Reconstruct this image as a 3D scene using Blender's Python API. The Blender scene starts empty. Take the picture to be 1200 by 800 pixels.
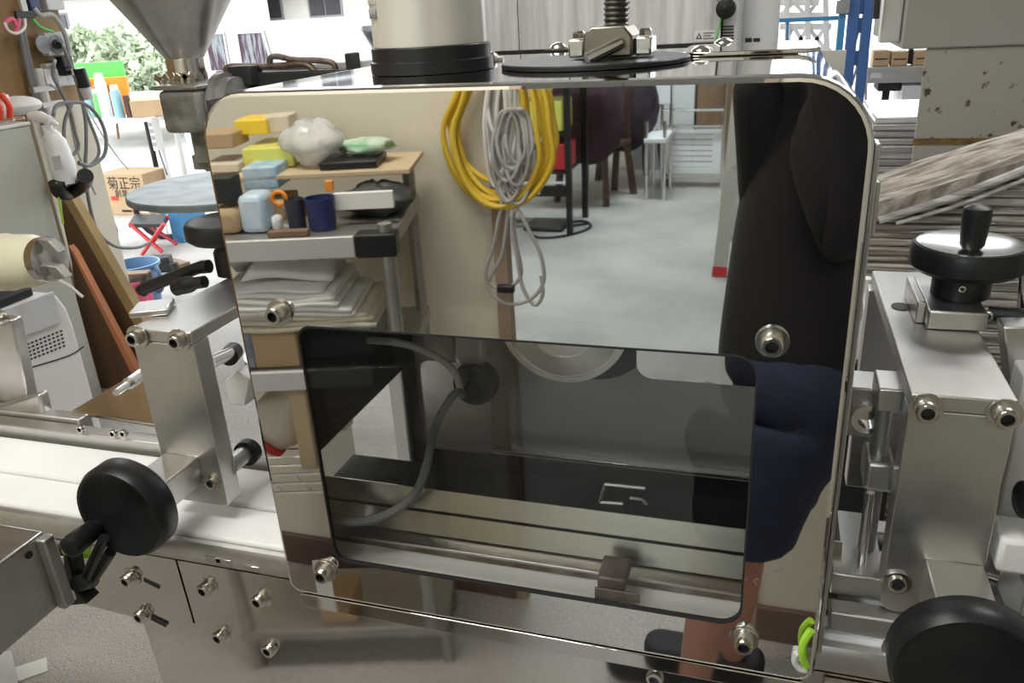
import bpy, math, random
import numpy as np
from mathutils import Vector, Matrix
random.seed(7)
scene = bpy.context.scene
COL = scene.collection
# ---------------------------------------------------------------- camera
YAW, PITCH, ROLL = math.radians(-18.4), math.radians(22.4), math.radians(3.3)
FOCAL_PX = 950.0
CAM = np.array([0.0, -0.6, 1.5])
_f = np.array([math.sin(YAW)*math.cos(PITCH), math.cos(YAW)*math.cos(PITCH), -math.sin(PITCH)])
_r = np.array([math.cos(YAW), -math.sin(YAW), 0.0])
_d = np.cross(_f, _r)
_c, _s = math.cos(ROLL), math.sin(ROLL)
AX = np.array([_c*_r+_s*_d, -_s*_r+_c*_d, _f])      # right, down, forward
cd = bpy.data.cameras.new('camera')
cd.sensor_width = 36.0
cd.lens = FOCAL_PX*36.0/1200.0
cd.clip_start = 0.02
cam = bpy.data.objects.new('camera', cd)
COL.objects.link(cam)
mw = Matrix.Identity(4)
for i in range(3):
    mw[i][0] = AX[0][i]; mw[i][1] = -AX[1][i]; mw[i][2] = -AX[2][i]; mw[i][3] = CAM[i]
cam.matrix_world = mw
scene.camera = cam
# ---------------------------------------------------------------- world and light
w = bpy.data.worlds.new('overcast_sky'); scene.world = w; w.use_nodes = True
bg = w.node_tree.nodes['Background']
bg.inputs[0].default_value = (0.93, 0.97, 1.0, 1); bg.inputs[1].default_value = 4.0
def area(name, loc, rot, sx, sy, power, col=(1, 1, 1), portal=False):
    l = bpy.data.lights.new(name, 'AREA'); l.shape = 'RECTANGLE'; l.size = sx; l.size_y = sy
    l.energy = power; l.color = col
    if portal: l.cycles.is_portal = True
    o = bpy.data.objects.new(name, l); COL.objects.link(o); o.location = loc; o.rotation_euler = rot
    return o
area('gate_daylight', (-.45, 7.28, 1.76), (math.radians(-90), 0, 0), 5.4, 3.45, 1, portal=True)
area('side_daylight', (-3.18, 4.95, 1.76), (0, math.radians(-90), 0), 3.45, 4.6, 1, portal=True)
scene.view_settings.view_transform = 'Standard'
try: scene.view_settings.look = 'None'
except Exception: pass
scene.view_settings.gamma = 1.0
scene.view_settings.use_curve_mapping = False
scene.view_settings.exposure = 0.0
scene.cycles.use_denoising = True
scene.cycles.max_bounces = 10
scene.cycles.glossy_bounces = 6
scene.cycles.transparent_max_bounces = 12
# ---------------------------------------------------------------- helpers
def ray(x, y): return AX.T @ np.array([x-600.0, y-400.0, FOCAL_PX])
def at(x, y, Y):
    d = ray(x, y); return CAM + d*(Y-CAM[1])/d[1]
def atz(x, y, Z):
    d = ray(x, y); return CAM + d*(Z-CAM[2])/d[2]
def atx(x, y, X):
    d = ray(x, y); return CAM + d*(X-CAM[0])/d[0]
def rf(x, y, Y):                       # real place of a thing seen mirrored in the front plate (plane Y = 0)
    p = at(x, y, -Y); p[1] = Y; return p

def V(*a): return np.array(a, dtype=float)
def unit(v):
    v = np.asarray(v, float); return v/max(np.linalg.norm(v), 1e-12)
def basis(d):
    d = unit(d); a = V(0, 0, 1) if abs(d[2]) < .9 else V(1, 0, 0)
    u = unit(np.cross(a, d)); return u, np.cross(d, u), d
class MB:
    def __init__(s): s.v = []; s.f = []
    def add(s, vs, fs):
        n = len(s.v); s.v += [tuple(map(float, p)) for p in vs]; s.f += [[i+n for i in f] for f in fs]; return s
    def box(s, x0, x1, y0, y1, z0, z1):
        x0, x1 = min(x0, x1), max(x0, x1); y0, y1 = min(y0, y1), max(y0, y1); z0, z1 = min(z0, z1), max(z0, z1)
        return s.add([(x0,y0,z0),(x1,y0,z0),(x1,y1,z0),(x0,y1,z0),(x0,y0,z1),(x1,y0,z1),(x1,y1,z1),(x0,y1,z1)],
                     [(0,3,2,1),(4,5,6,7),(0,1,5,4),(1,2,6,5),(2,3,7,6),(3,0,4,7)])
    def obox(s, c, size, rz=0, rx=0, ry=0):
        m = Matrix.Rotation(rz, 3, 'Z') @ Matrix.Rotation(ry, 3, 'Y') @ Matrix.Rotation(rx, 3, 'X')
        t = MB().box(-size[0]/2, size[0]/2, -size[1]/2, size[1]/2, -size[2]/2, size[2]/2)
        return s.add([tuple(m @ Vector(p) + Vector(tuple(map(float, c)))) for p in t.v], t.f)
    def bar(s, p0, p1, wd, th, up=(0, 0, 1)):
        p0, p1 = np.asarray(p0, float), np.asarray(p1, float); d = unit(p1-p0)
        u = np.cross(np.asarray(up, float), d)
        u = unit(u) if np.linalg.norm(u) > 1e-6 else basis(d)[0]
        n = np.cross(d, u); vs = []
        for p in (p0, p1):
            for a, b in ((-1,-1),(1,-1),(1,1),(-1,1)): vs.append(p+u*a*wd/2+n*b*th/2)
        return s.add(vs, [(0,3,2,1),(4,5,6,7),(0,1,5,4),(1,2,6,5),(2,3,7,6),(3,0,4,7)])
    def cyl(s, p0, p1, r0, r1=None, n=24):
        p0, p1 = np.asarray(p0, float), np.asarray(p1, float); r1 = r0 if r1 is None else r1
        u, v, d = basis(p1-p0); vs = []
        for p, r in ((p0, r0), (p1, r1)):
            for k in range(n):
                a = 2*math.pi*k/n; vs.append(p+u*r*math.cos(a)+v*r*math.sin(a))
        return s.add(vs, [tuple(range(n-1, -1, -1)), tuple(range(n, 2*n))]+[(k, (k+1) % n, n+(k+1) % n, n+k) for k in range(n)])
    def lathe(s, prof, p0, d=(0, 0, 1), n=28, closed=False):
        u, v, d = basis(d); p0 = np.asarray(p0, float); vs = []; fs = []
        for r, h in prof:
            for k in range(n):
                a = 2*math.pi*k/n; vs.append(p0+d*h+u*r*math.cos(a)+v*r*math.sin(a))
        m = len(prof)
        for i in range(m if closed else m-1):
            j = (i+1) % m
            for k in range(n): fs.append((i*n+k, i*n+(k+1) % n, j*n+(k+1) % n, j*n+k))
        if not closed:
            fs += [tuple(range(n-1, -1, -1)), tuple(range((m-1)*n, m*n))]
        return s.add(vs, fs)
    def tube(s, pts, r, n=8, sub=4, closed=False):
        P = [np.asarray(p, float) for p in pts]
        if sub > 1 and len(P) > 2:
            Q = []; m = len(P); rng = range(m if closed else m-1)
            for i in rng:
                p0 = P[(i-1) % m] if closed or i > 0 else P[0]; p1 = P[i]; p2 = P[(i+1) % m]
                p3 = P[(i+2) % m] if closed or i+2 < m else P[-1]
                for k in range(sub):
                    t = k/sub
                    Q.append(.5*((2*p1)+(-p0+p2)*t+(2*p0-5*p1+4*p2-p3)*t*t+(-p0+3*p1-3*p2+p3)*t**3))
            if not closed: Q.append(P[-1])
            P = Q
        m = len(P); vs = []; fs = []; u = None
        for i in range(m):
            a = P[i-1] if (i > 0 or closed) else P[i]; b = P[(i+1) % m] if (i < m-1 or closed) else P[i]
            d = unit(b-a)
            if u is None: u = basis(d)[0]
            u = unit(u-d*np.dot(u, d)); v = np.cross(d, u)
            rr = r[min(int(i*len(r)/m), len(r)-1)] if isinstance(r, (list, tuple)) else r
            for k in range(n):
                t = 2*math.pi*k/n; vs.append(P[i]+u*rr*math.cos(t)+v*rr*math.sin(t))
        for i in range(m if closed else m-1):
            j = (i+1) % m
            for k in range(n): fs.append((i*n+k, i*n+(k+1) % n, j*n+(k+1) % n, j*n+k))
        if not closed: fs += [tuple(range(n-1, -1, -1)), tuple(range((m-1)*n, m*n))]
        return s.add(vs, fs)
    def prism(s, poly, axis, a, b):           # 2-D outline pushed along x, y or z
        n = len(poly); vs = []
        for h in (a, b):
            for p, q in poly:
                vs.append({'x': (h, p, q), 'y': (p, h, q), 'z': (p, q, h)}[axis])
        return s.add(vs, [tuple(range(n-1, -1, -1)), tuple(range(n, 2*n))]+[(k, (k+1) % n, n+(k+1) % n, n+k) for k in range(n)])
    def frame(s, outer, inner, axis, a, b):   # ring between two outlines with equal counts
        n = len(outer); vs = []
        for h in (a, b):
            for loop in (outer, inner):
                for p, q in loop: vs.append({'x': (h, p, q), 'y': (p, h, q), 'z': (p, q, h)}[axis])
        fs = []
        for k in range(n):
            j = (k+1) % n
            fs += [(k, j, n+j, n+k), (2*n+k, 3*n+k, 3*n+j, 2*n+j), (k, 2*n+k, 2*n+j, j), (n+k, n+j, 3*n+j, 3*n+k)]
        return s.add(vs, fs)
    def ball(s, c, r, n=14, m=8, sc=(1, 1, 1)):
        c = np.asarray(c, float); vs = [c+V(0, 0, r*sc[2])]
        for i in range(1, m):
            t = math.pi*i/m
            for k in range(n):
                a = 2*math.pi*k/n; vs.append(c+V(r*sc[0]*math.sin(t)*math.cos(a), r*sc[1]*math.sin(t)*math.sin(a), r*sc[2]*math.cos(t)))
        vs.append(c-V(0, 0, r*sc[2])); fs = []
        for k in range(n): fs.append((0, 1+k, 1+(k+1) % n))
        for i in range(m-2):
            for k in range(n): fs.append((1+i*n+k, 1+(i+1)*n+k, 1+(i+1)*n+(k+1) % n, 1+i*n+(k+1) % n))
        l = len(vs)-1; o = 1+(m-2)*n
        for k in range(n): fs.append((l, o+(k+1) % n, o+k))
        return s.add(vs, fs)
    def grid(s, fn, nu, nv):                  # open sheet
        vs = [fn(i/nu, j/nv) for i in range(nu+1) for j in range(nv+1)]
        return s.add(vs, [(i*(nv+1)+j, (i+1)*(nv+1)+j, (i+1)*(nv+1)+j+1, i*(nv+1)+j+1) for i in range(nu) for j in range(nv)])
def rrect(x0, x1, y0, y1, r, n=6):
    rs = r if isinstance(r, (list, tuple)) else (r,)*4
    out = []
    for (cx, cy, a0), q in zip(((x1-rs[0], y1-rs[0], 0), (x0+rs[1], y1-rs[1], 90), (x0+rs[2], y0+rs[2], 180), (x1-rs[3], y0+rs[3], 270)), rs):
        for k in range(n+1):
            a = math.radians(a0+90*k/n); out.append((cx+q*math.cos(a), cy+q*math.sin(a)))
    return out
WORLD = {}
def wloc(o): return WORLD.get(o.name, V(0, 0, 0))
def tag(o, label=None, cat=None, group=None, kind=None):
    if label: o['label'] = label
    if cat: o['category'] = cat
    if group: o['group'] = group
    if kind: o['kind'] = kind
    return o
def thing(name, label, cat, loc=(0, 0, 0), rz=0, group=None):
    o = bpy.data.objects.new(name, None); COL.objects.link(o)
    o.empty_display_size = .05
    o.location = tuple(map(float, loc)); o.rotation_euler = (0, 0, rz); WORLD[o.name] = np.array(loc, float)
    return tag(o, label, cat, group)
def obj(name, mb, mat, parent=None, bev=0, seg=2, smooth=35, local=False, label=None, solid=0, sub=0):
    vs = np.array(mb.v, float)
    if parent is not None: off = V(0, 0, 0) if local else wloc(parent)
    elif local: off = V(0, 0, 0)
    else:
        lo, hi = vs.min(0), vs.max(0); off = V((lo[0]+hi[0])/2, (lo[1]+hi[1])/2, lo[2])
    me = bpy.data.meshes.new(name); me.from_pydata((vs-off).tolist(), [], mb.f); me.validate()
    if smooth:
        me.polygons.foreach_set('use_smooth', [True]*len(me.polygons)); me.set_sharp_from_angle(angle=math.radians(smooth))
    me.materials.append(mat)
    o = bpy.data.objects.new(name, me); COL.objects.link(o)
    if parent is not None:
        o.parent = parent; WORLD[o.name] = wloc(parent)
    elif not local: o.location = tuple(off); WORLD[o.name] = off
    if solid:
        m = o.modifiers.new('solid', 'SOLIDIFY'); m.thickness = solid; m.offset = 0
    if sub:
        m = o.modifiers.new('sub', 'SUBSURF'); m.levels = sub; m.render_levels = sub
    if bev:
        m = o.modifiers.new('bevel', 'BEVEL'); m.width = bev; m.segments = seg; m.limit_method = 'ANGLE'; m.angle_limit = math.radians(40)
        m.harden_normals = False
    if label: o['label'] = label
    return o
def single(name, mb, mat, label, cat, group=None, **k):
    return tag(obj(name, mb, mat, None, **k), label, cat, group)
def struct(name, mb, mat, **k):
    return tag(obj(name, mb, mat, None, **k), kind='structure')
def link_copy(o, parent, loc=None):
    c = o.copy(); COL.objects.link(c); c.parent = parent
    if loc is not None: c.location = tuple(map(float, loc))
    return c
def copy_tree(o, parent=None):
    c = o.copy(); COL.objects.link(c); c.parent = parent
    WORLD[c.name] = wloc(o)
    for ch in list(o.children): copy_tree(ch, c)
    return c
def text(name, body, mat, parent, loc, size, rot, label=None, depth=.0006):
    cu = bpy.data.curves.new(name, 'FONT'); cu.body = body; cu.size = size; cu.extrude = depth
    cu.align_x = 'CENTER'; cu.align_y = 'CENTER'
    t = bpy.data.objects.new(name, cu); COL.objects.link(t)
    dg = bpy.context.evaluated_depsgraph_get()
    me = bpy.data.meshes.new_from_object(t.evaluated_get(dg)); bpy.data.objects.remove(t)
    me.materials.clear(); me.materials.append(mat)
    o = bpy.data.objects.new(name, me); COL.objects.link(o)
    o.parent = parent; o.location = tuple(np.array(loc, float)-(wloc(parent) if parent else 0)); o.rotation_euler = rot
    if label: o['label'] = label
    return o
# ---------------------------------------------------------------- materials
def mat(name, col, rough=.5, metal=0, noise=0, scale=8, stretch=(1, 1, 1), bump=0, bscale=None, col2=None, spec=.5, coat=0, detail=4, rvar=0, trans=0, emit=None, estr=0, alpha=1, contrast=(.35, .65)):
    m = bpy.data.materials.new(name); m.use_nodes = True; nt = m.node_tree; b = nt.nodes['Principled BSDF']
    I = b.inputs
    I['Base Color'].default_value = (*col, 1); I['Roughness'].default_value = rough; I['Metallic'].default_value = metal
    I['Specular IOR Level'].default_value = spec; I['Coat Weight'].default_value = coat
    I['Transmission Weight'].default_value = trans; I['Alpha'].default_value = alpha
    if emit: I['Emission Color'].default_value = (*emit, 1); I['Emission Strength'].default_value = estr
    if noise or col2 or bump or rvar:
        tc = nt.nodes.new('ShaderNodeTexCoord'); mp = nt.nodes.new('ShaderNodeMapping'); mp.inputs['Scale'].default_value = stretch
        nt.links.new(tc.outputs['Object'], mp.inputs[0])
        nz = nt.nodes.new('ShaderNodeTexNoise'); nz.inputs['Scale'].default_value = scale; nz.inputs['Detail'].default_value = detail
        nt.links.new(mp.outputs[0], nz.inputs['Vector'])
        if noise or col2:
            rp = nt.nodes.new('ShaderNodeValToRGB')
            c2 = col2 if col2 else tuple(max(0, c*(1-noise)) for c in col)
            rp.color_ramp.elements[0].position = contrast[0]; rp.color_ramp.elements[1].position = contrast[1]
            rp.color_ramp.elements[0].color = (*c2, 1); rp.color_ramp.elements[1].color = (*col, 1)
            nt.links.new(nz.outputs[0], rp.inputs[0]); nt.links.new(rp.outputs[0], I['Base Color'])
        if rvar:
            mr = nt.nodes.new('ShaderNodeMapRange'); mr.inputs[3].default_value = rough-rvar; mr.inputs[4].default_value = rough+rvar
            nt.links.new(nz.outputs[0], mr.inputs[0]); nt.links.new(mr.outputs[0], I['Roughness'])
        if bump:
            n2 = nt.nodes.new('ShaderNodeTexNoise'); n2.inputs['Scale'].default_value = bscale or scale; n2.inputs['Detail'].default_value = 3
            nt.links.new(mp.outputs[0], n2.inputs['Vector'])
            bp = nt.nodes.new('ShaderNodeBump'); bp.inputs['Strength'].default_value = bump; bp.inputs['Distance'].default_value = .01
            nt.links.new(n2.outputs[0], bp.inputs['Height']); nt.links.new(bp.outputs[0], I['Normal'])
    return m
def concrete(name, base, dark):
    m = mat(name, base, .85, noise=.22, scale=2.2, detail=9, bump=.8, bscale=75)
    nt = m.node_tree; b = nt.nodes['Principled BSDF']; src = b.inputs['Base Color'].links[0].from_socket
    tc = nt.nodes.new('ShaderNodeTexCoord'); n = nt.nodes.new('ShaderNodeTexNoise'); n.inputs['Scale'].default_value = 300; n.inputs['Detail'].default_value = 5
    nt.links.new(tc.outputs['Object'], n.inputs['Vector'])
    r = nt.nodes.new('ShaderNodeValToRGB'); r.color_ramp.elements[0].position = .36; r.color_ramp.elements[1].position = .6
    r.color_ramp.elements[0].color = (*dark, 1); r.color_ramp.elements[1].color = (1, 1, 1, 1)
    nt.links.new(n.outputs[0], r.inputs[0])
    mx = nt.nodes.new('ShaderNodeMix'); mx.data_type = 'RGBA'; mx.blend_type = 'MULTIPLY'; mx.inputs[0].default_value = 1
    nt.links.new(src, mx.inputs[6]); nt.links.new(r.outputs[0], mx.inputs[7]); nt.links.new(mx.outputs[2], b.inputs['Base Color'])
    return m
def clear(name, tint=(1, 1, 1), refl=.06, rough=.0, ior=1.49, body=0, bodycol=(1, 1, 1)):
    m = bpy.data.materials.new(name); m.use_nodes = True; nt = m.node_tree; nt.nodes.clear()
    o = nt.nodes.new('ShaderNodeOutputMaterial'); t = nt.nodes.new('ShaderNodeBsdfTransparent'); t.inputs[0].default_value = (*tint, 1)
    g = nt.nodes.new('ShaderNodeBsdfGlossy'); g.inputs['Roughness'].default_value = rough
    lw = nt.nodes.new('ShaderNodeLayerWeight')                 # Schlick reflectance of one surface
    pw = nt.nodes.new('ShaderNodeMath'); pw.operation = 'POWER'; pw.inputs[1].default_value = 5
    nt.links.new(lw.outputs['Facing'], pw.inputs[0])
    f0 = ((ior-1)/(ior+1))**2+refl
    mth = nt.nodes.new('ShaderNodeMath'); mth.operation = 'MULTIPLY_ADD'; mth.use_clamp = True; mth.inputs[1].default_value = 1-f0; mth.inputs[2].default_value = f0
    nt.links.new(pw.outputs[0], mth.inputs[0])
    mx = nt.nodes.new('ShaderNodeMixShader'); nt.links.new(mth.outputs[0], mx.inputs[0])
    last = t
    if body:
        d = nt.nodes.new('ShaderNodeBsdfDiffuse'); d.inputs[0].default_value = (*bodycol, 1)
        m2 = nt.nodes.new('ShaderNodeMixShader'); m2.inputs[0].default_value = body
        nt.links.new(t.outputs[0], m2.inputs[1]); nt.links.new(d.outputs[0], m2.inputs[2]); last = m2
    nt.links.new(last.outputs[0], mx.inputs[1]); nt.links.new(g.outputs[0], mx.inputs[2]); nt.links.new(mx.outputs[0], o.inputs[0])
    return m
M = {}
M['mirror'] = mat('polished_stainless', (.80, .79, .76), .018, 1, bump=.008, bscale=5, scale=5)
M['mirror_edge'] = mat('polished_stainless_edge', (.84, .83, .81), .12, 1)
M['skirt'] = mat('rolled_stainless', (.74, .72, .69), .05, 1, bump=.02, bscale=6, scale=6)
M['steel'] = mat('brushed_stainless', (.60, .59, .57), .32, 1, noise=.12, scale=40, stretch=(.05, 1, 1), rvar=.06)
M['steel_dark'] = mat('dull_stainless', (.46, .445, .42), .42, .8, noise=.15, scale=20, stretch=(.1, 1, 1))
M['alu'] = mat('satin_aluminium', (.66, .65, .63), .36, 1, noise=.06, scale=60, stretch=(1, .06, 1), rvar=.05)
M['chrome'] = mat('bright_steel', (.8, .79, .77), .16, 1)
M['screw'] = mat('screw_steel', (.62, .60, .55), .22, 1)
M['rust'] = mat('rusty_steel', (.35, .30, .26), .55, .8, col2=(.16, .10, .07), scale=25)
M['cast'] = mat('cast_grey_iron', (.38, .38, .36), .5, .4, col2=(.17, .165, .15), scale=16, bump=.2, bscale=60)
M['black'] = mat('black_plastic', (.012, .012, .013), .38, spec=.4)
M['black_matt'] = mat('black_rubber', (.015, .015, .016), .7)
M['dark_cavity'] = mat('black_steel_and_shade', (.03, .03, .032), .5)  # black metal, and shade painted into recesses and reflections
M['belt'] = mat('white_belt', (.90, .90, .89), .45, noise=.05, scale=6)
M['white'] = mat('white_plastic', (.82, .82, .81), .4)
M['white_paint'] = mat('white_paint', (.8, .8, .79), .45)
M['ivory'] = mat('ivory_plastic', (.83, .79, .60), .35)
M['grey_paint'] = mat('grey_green_paint', (.42, .42, .37), .5, noise=.08, scale=3)
M['grey_light'] = mat('light_grey_plastic', (.62, .62, .62), .45)
M['grey_mid'] = mat('grey_plastic', (.30, .30, .31), .5)
M['cord_grey'] = mat('grey_cable', (.20, .20, .205), .5)
M['cord_lgrey'] = mat('pale_grey_cable', (.42, .41, .39), .5)
M['cord_white'] = mat('white_cable', (.75, .74, .70), .5)
M['cord_yellow'] = mat('yellow_cable', (.72, .50, .045), .45)
M['plywood'] = mat('plywood', (.36, .235, .11), .6, col2=(.24, .14, .055), scale=5, stretch=(1, 1, .08), detail=6)
M['wood_brown'] = mat('brown_wood', (.27, .17, .10), .6, col2=(.17, .10, .06), scale=10, stretch=(1, 1, .1))
M['wood_dark'] = mat('dark_wood', (.10, .05, .035), .5, noise=.4, scale=10)
M['board_face'] = mat('dark_board', (.20, .115, .055), .55, col2=(.13, .07, .035), scale=8, stretch=(1, 1, .15))
M['board_edge'] = mat('pale_board_edge', (.46, .32, .14), .6)
M['orange_wood'] = mat('orange_board', (.62, .25, .12), .5)
M['card'] = mat('cardboard', (.50, .35, .20), .75, noise=.1, scale=5)
M['card_pale'] = mat('pale_cardboard', (.60, .47, .30), .75, noise=.08, scale=5)
M['paper'] = mat('paper', (.80, .79, .76), .7)
M['paper_cream'] = mat('cream_paper', (.66, .60, .48), .75, noise=.1, scale=12)
M['beige'] = mat('beige_wall_paint', (.76, .71, .58), .7, noise=.10, scale=1.6, detail=5)
M['base_brown'] = mat('brown_skirting', (.20, .125, .095), .5, noise=.35, scale=6, stretch=(.15, 1, 1))
M['concrete'] = concrete('concrete_floor', (.62, .595, .56), (.55, .53, .50))
M['yard'] = concrete('yard_concrete', (.72, .70, .67), (.7, .7, .7))
M['ceiling'] = mat('ceiling_board', (.45, .45, .45), .8)
M['wall_grey'] = mat('grey_wall', (.55, .55, .54), .7, noise=.1, scale=2)
M['red'] = mat('red_paint', (.55, .03, .04), .4)
M['red_orange'] = mat('red_plastic', (.75, .07, .03), .4)
M['pink'] = mat('pink_plastic', (.75, .13, .25), .4)
M['blue_bucket'] = mat('blue_plastic', (.14, .27, .45), .4)
M['blue'] = mat('blue_paint', (.05, .13, .36), .45)
M['blue_light'] = mat('light_blue_paint', (.05, .25, .50), .45)
M['navy'] = mat('navy_plastic', (.02, .03, .12), .4)
M['green'] = mat('green_plastic', (.12, .62, .12), .5)
M['lime'] = mat('lime_tape', (.38, .72, .04), .5)
M['yellow'] = mat('yellow_card', (.85, .60, .04), .5)
M['yellow_pale'] = mat('pale_yellow_pack', (.75, .72, .15), .4)
M['orange'] = mat('orange_plastic', (.90, .30, .02), .4)
M['teal'] = mat('teal_print', (.30, .55, .65), .5)
M['galv'] = mat('galvanised_top', (.34, .37, .37), .55, .2, col2=(.20, .235, .24), scale=9, detail=5)
M['cloth_black'] = mat('black_shirt_cloth', (.012, .010, .010), .9)
M['denim'] = mat('dark_denim', (.014, .022, .052), .85, col2=(.009, .014, .034), scale=30)
M['skin'] = mat('skin', (.44, .22, .165), .5)
M['hair'] = mat('black_hair', (.012, .010, .009), .55)
M['film'] = clear('clear_film', (.97, .97, .97), .05, .08, 1.5, .06)
M['bag'] = clear('cloudy_plastic_bag', (.9, .9, .9), .04, .2, 1.45, .62, (.80, .80, .78))
M['pane'] = clear('tinted_acrylic', (.93, .93, .92), .0, 0, 1.49)
M['glass'] = clear('clear_glass', (.8, .85, .85), .03, 0, 1.5)
M['car_glass'] = mat('dark_car_glass', (.05, .05, .06), .08)
M['curtain'] = mat('striped_curtain', (.10, .055, .085), .8, col2=(.30, .33, .36), scale=6, stretch=(6, 6, .6), contrast=(.45, .55))
M['leaf'] = mat('hedge_leaf', (.60, .70, .50), .6, noise=.5, scale=2)
M['roof'] = mat('grey_roof_tile', (.20, .21, .24), .6)
M['house'] = mat('house_wall', (.75, .73, .68), .7)
M['turned'] = mat('turned_steel', (.82, .80, .76), .22, 1)
_nt = M['turned'].node_tree; _tg = _nt.nodes.new('ShaderNodeTangent'); _tg.direction_type = 'RADIAL'; _tg.axis = 'Y'
_nt.nodes['Principled BSDF'].inputs['Anisotropic'].default_value = .85
_nt.links.new(_tg.outputs[0], _nt.nodes['Principled BSDF'].inputs['Tangent'])
M['satin'] = mat('satin_stainless', (.60, .57, .50), .24, 1, noise=.08, scale=30, stretch=(.1, 1, 1))
M['tube'] = mat('lamp_tube', (1, 1, 1), .4, emit=(1, .98, .94), estr=6)
M['door_post'] = mat('pale_door_post', (.46, .34, .25), .6, col2=(.36, .26, .19), scale=10, stretch=(1, 1, .1))
M['print_black'] = mat('black_print', (.015, .015, .015), .6)
M['print_red'] = mat('red_print', (.60, .04, .03), .6)
M['print_grey'] = mat('grey_print', (.25, .25, .25), .6)
M['thread'] = mat('frayed_thread', (.7, .65, .55), .8)
# ================================================================ the setting
struct('floor', MB().box(-9, 6, -7.7, 7.4, -.1, 0), M['concrete'])
struct('yard', MB().box(-45, 30, 7.4, 60, -.14, -.02).box(-45, -9, -20, 7.4, -.14, -.02), M['yard'])
struct('ceiling', MB().box(-3.6, 6, -7.7, 7.5, 3.8, 3.9), M['ceiling'])
WX = -3.2
WY = float(atx(80, 60, WX)[1])
struct('wall_left', MB().box(WX-.12, WX, -1.2, WY, 0, 3.8), M['plywood'])
struct('wall_right', MB().box(5.0, 5.12, -7.7, 7.4, 0, 3.8), M['wall_grey'])
struct('wall_back', MB().box(2.3, 5.0, 7.3, 7.42, 0, 3.8), M['wall_grey'])
struct('trim_3', MB().box(WX-.12, 2.3, 7.3, 7.42, 3.5, 3.8).box(WX-.12, WX, WY, 7.42, 3.5, 3.8), M['wall_grey'])
JL, JR = -.592, .035
struct('wall_front_left', MB().box(WX, JL, -1.125, -1.1, 0, 3.8), M['beige'])
struct('wall_front_right', MB().box(JR, 5.0, -1.125, -1.1, 0, 3.8), M['beige'])
struct('wall_front_lintel', MB().box(JL, JR, -1.125, -1.1, 2.2, 3.8), M['beige'])
struct('trim_1', MB().box(JL-.002, JL+.030, -1.126, -1.090, 0, 2.2), M['door_post'], bev=.002)
struct('trim_2', MB().box(JR-.030, JR+.002, -1.126, -1.090, 0, 2.2), M['door_post'], bev=.002)
struct('baseboard_front_left', MB().box(WX, JL, -1.1, -1.085, 0, .10), M['base_brown'], bev=.003)
struct('baseboard_front_right', MB().box(JR, 5.0, -1.1, -1.085, 0, .10), M['base_brown'], bev=.003)
struct('wall_far', MB().box(-4.1, 3.1, -7.7, -7.55, 0, 3.8), M['beige'])
struct('wall_far_left', MB().box(-4.2, -4.1, -7.7, -1.2, 0, 3.8), M['beige'])
struct('wall_far_right', MB().box(3.0, 3.1, -7.7, -1.2, 0, 3.8), M['beige'])
struct('trim_4', MB().box(-4.2, WX, -1.2, -1.1, 0, 3.8), M['beige'])
def lamp(x, y, power, col, label, rz=0):  # unseen fixtures, added to light the interior
    t = thing('added_ceiling_lamp', label, 'lamp', (x, y, 2.86), rz, 'added fluorescent ceiling lamps')
    obj('housing', MB().prism([(-.09, .14), (.09, .14), (.09, .10), (.03, .05), (-.03, .05), (-.09, .10)], 'x', -.62, .62), M['white_paint'], t, local=True)
    for s in (-.45, .45): obj('hanger', MB().cyl((s, 0, .141), (s, 0, .94), .006, n=8), M['steel_dark'], t, local=True)
    for s in (-.06, .06):
        obj('lamp_tube', MB().cyl((-.59, s, .06), (.59, s, .06), .013, n=12), M['tube'], t, local=True)
    l = bpy.data.lights.new('added_lamp_light', 'AREA'); l.shape = 'RECTANGLE'; l.size = 1.2; l.size_y = .2; l.energy = power; l.color = col
    o = bpy.data.objects.new('added_lamp_light', l); COL.objects.link(o); o.parent = t; o.location = (0, 0, -.02)
ADDED_LAMPS = [(-.9, -.42, 29, (1, .98, .93), 'added twin tube ceiling lamp above the machine'),
         (.9, 1.6, 22, (1, .98, .95), 'added twin tube ceiling lamp over the wrapped pallets'),
         (-1.2, 2.4, 18, (1, .98, .95), 'added twin tube ceiling lamp over the round table side'),
         (-1.2, -3.4, 54, (.78, .91, 1), 'added twin tube lamp for daylight in the room beyond the doorway, nearer one'),  # cool lamps added in place of daylight in the far room
         (-.8, -5.6, 66, (.78, .91, 1), 'added twin tube lamp for daylight in the room beyond the doorway, farther one')]
for a in ADDED_LAMPS: lamp(*a)

# ================================================================ socket screws
def screw(parent, p, d, r=.0075, h=.010, washer=True, name='screw', mt='screw'):
    mb = MB(); prof = []
    if washer: prof += [(r*1.55, 0), (r*1.55, .0022), (r*1.05, .0022)]
    else: prof += [(r, 0)]
    b = .0022 if washer else 0
    prof += [(r, b), (r, b+h*.86), (r*.88, b+h), (r*.60, b+h), (r*.58, b+h*.35)]
    mb.lathe(prof, p, d, n=18)
    o = obj(name, mb, M[mt], parent, smooth=40)
    o.data.materials.append(M['dark_cavity'])
    for pg in o.data.polygons:                    # shade inside the hex socket is painted dark
        if pg.index >= (len(prof)-2)*18 and pg.index != (len(prof)-1)*18: pg.material_index = 1
    return o
def dome(parent, p, r=.011, d=(0, 0, 1)):
    return obj('dome_bolt', MB().lathe([(r*1.5, 0), (r*1.5, .002), (r, .002), (r*.9, .005), (r*.55, .0078), (r*.1, .009)], p, d, n=18), M['screw'], parent)

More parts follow.
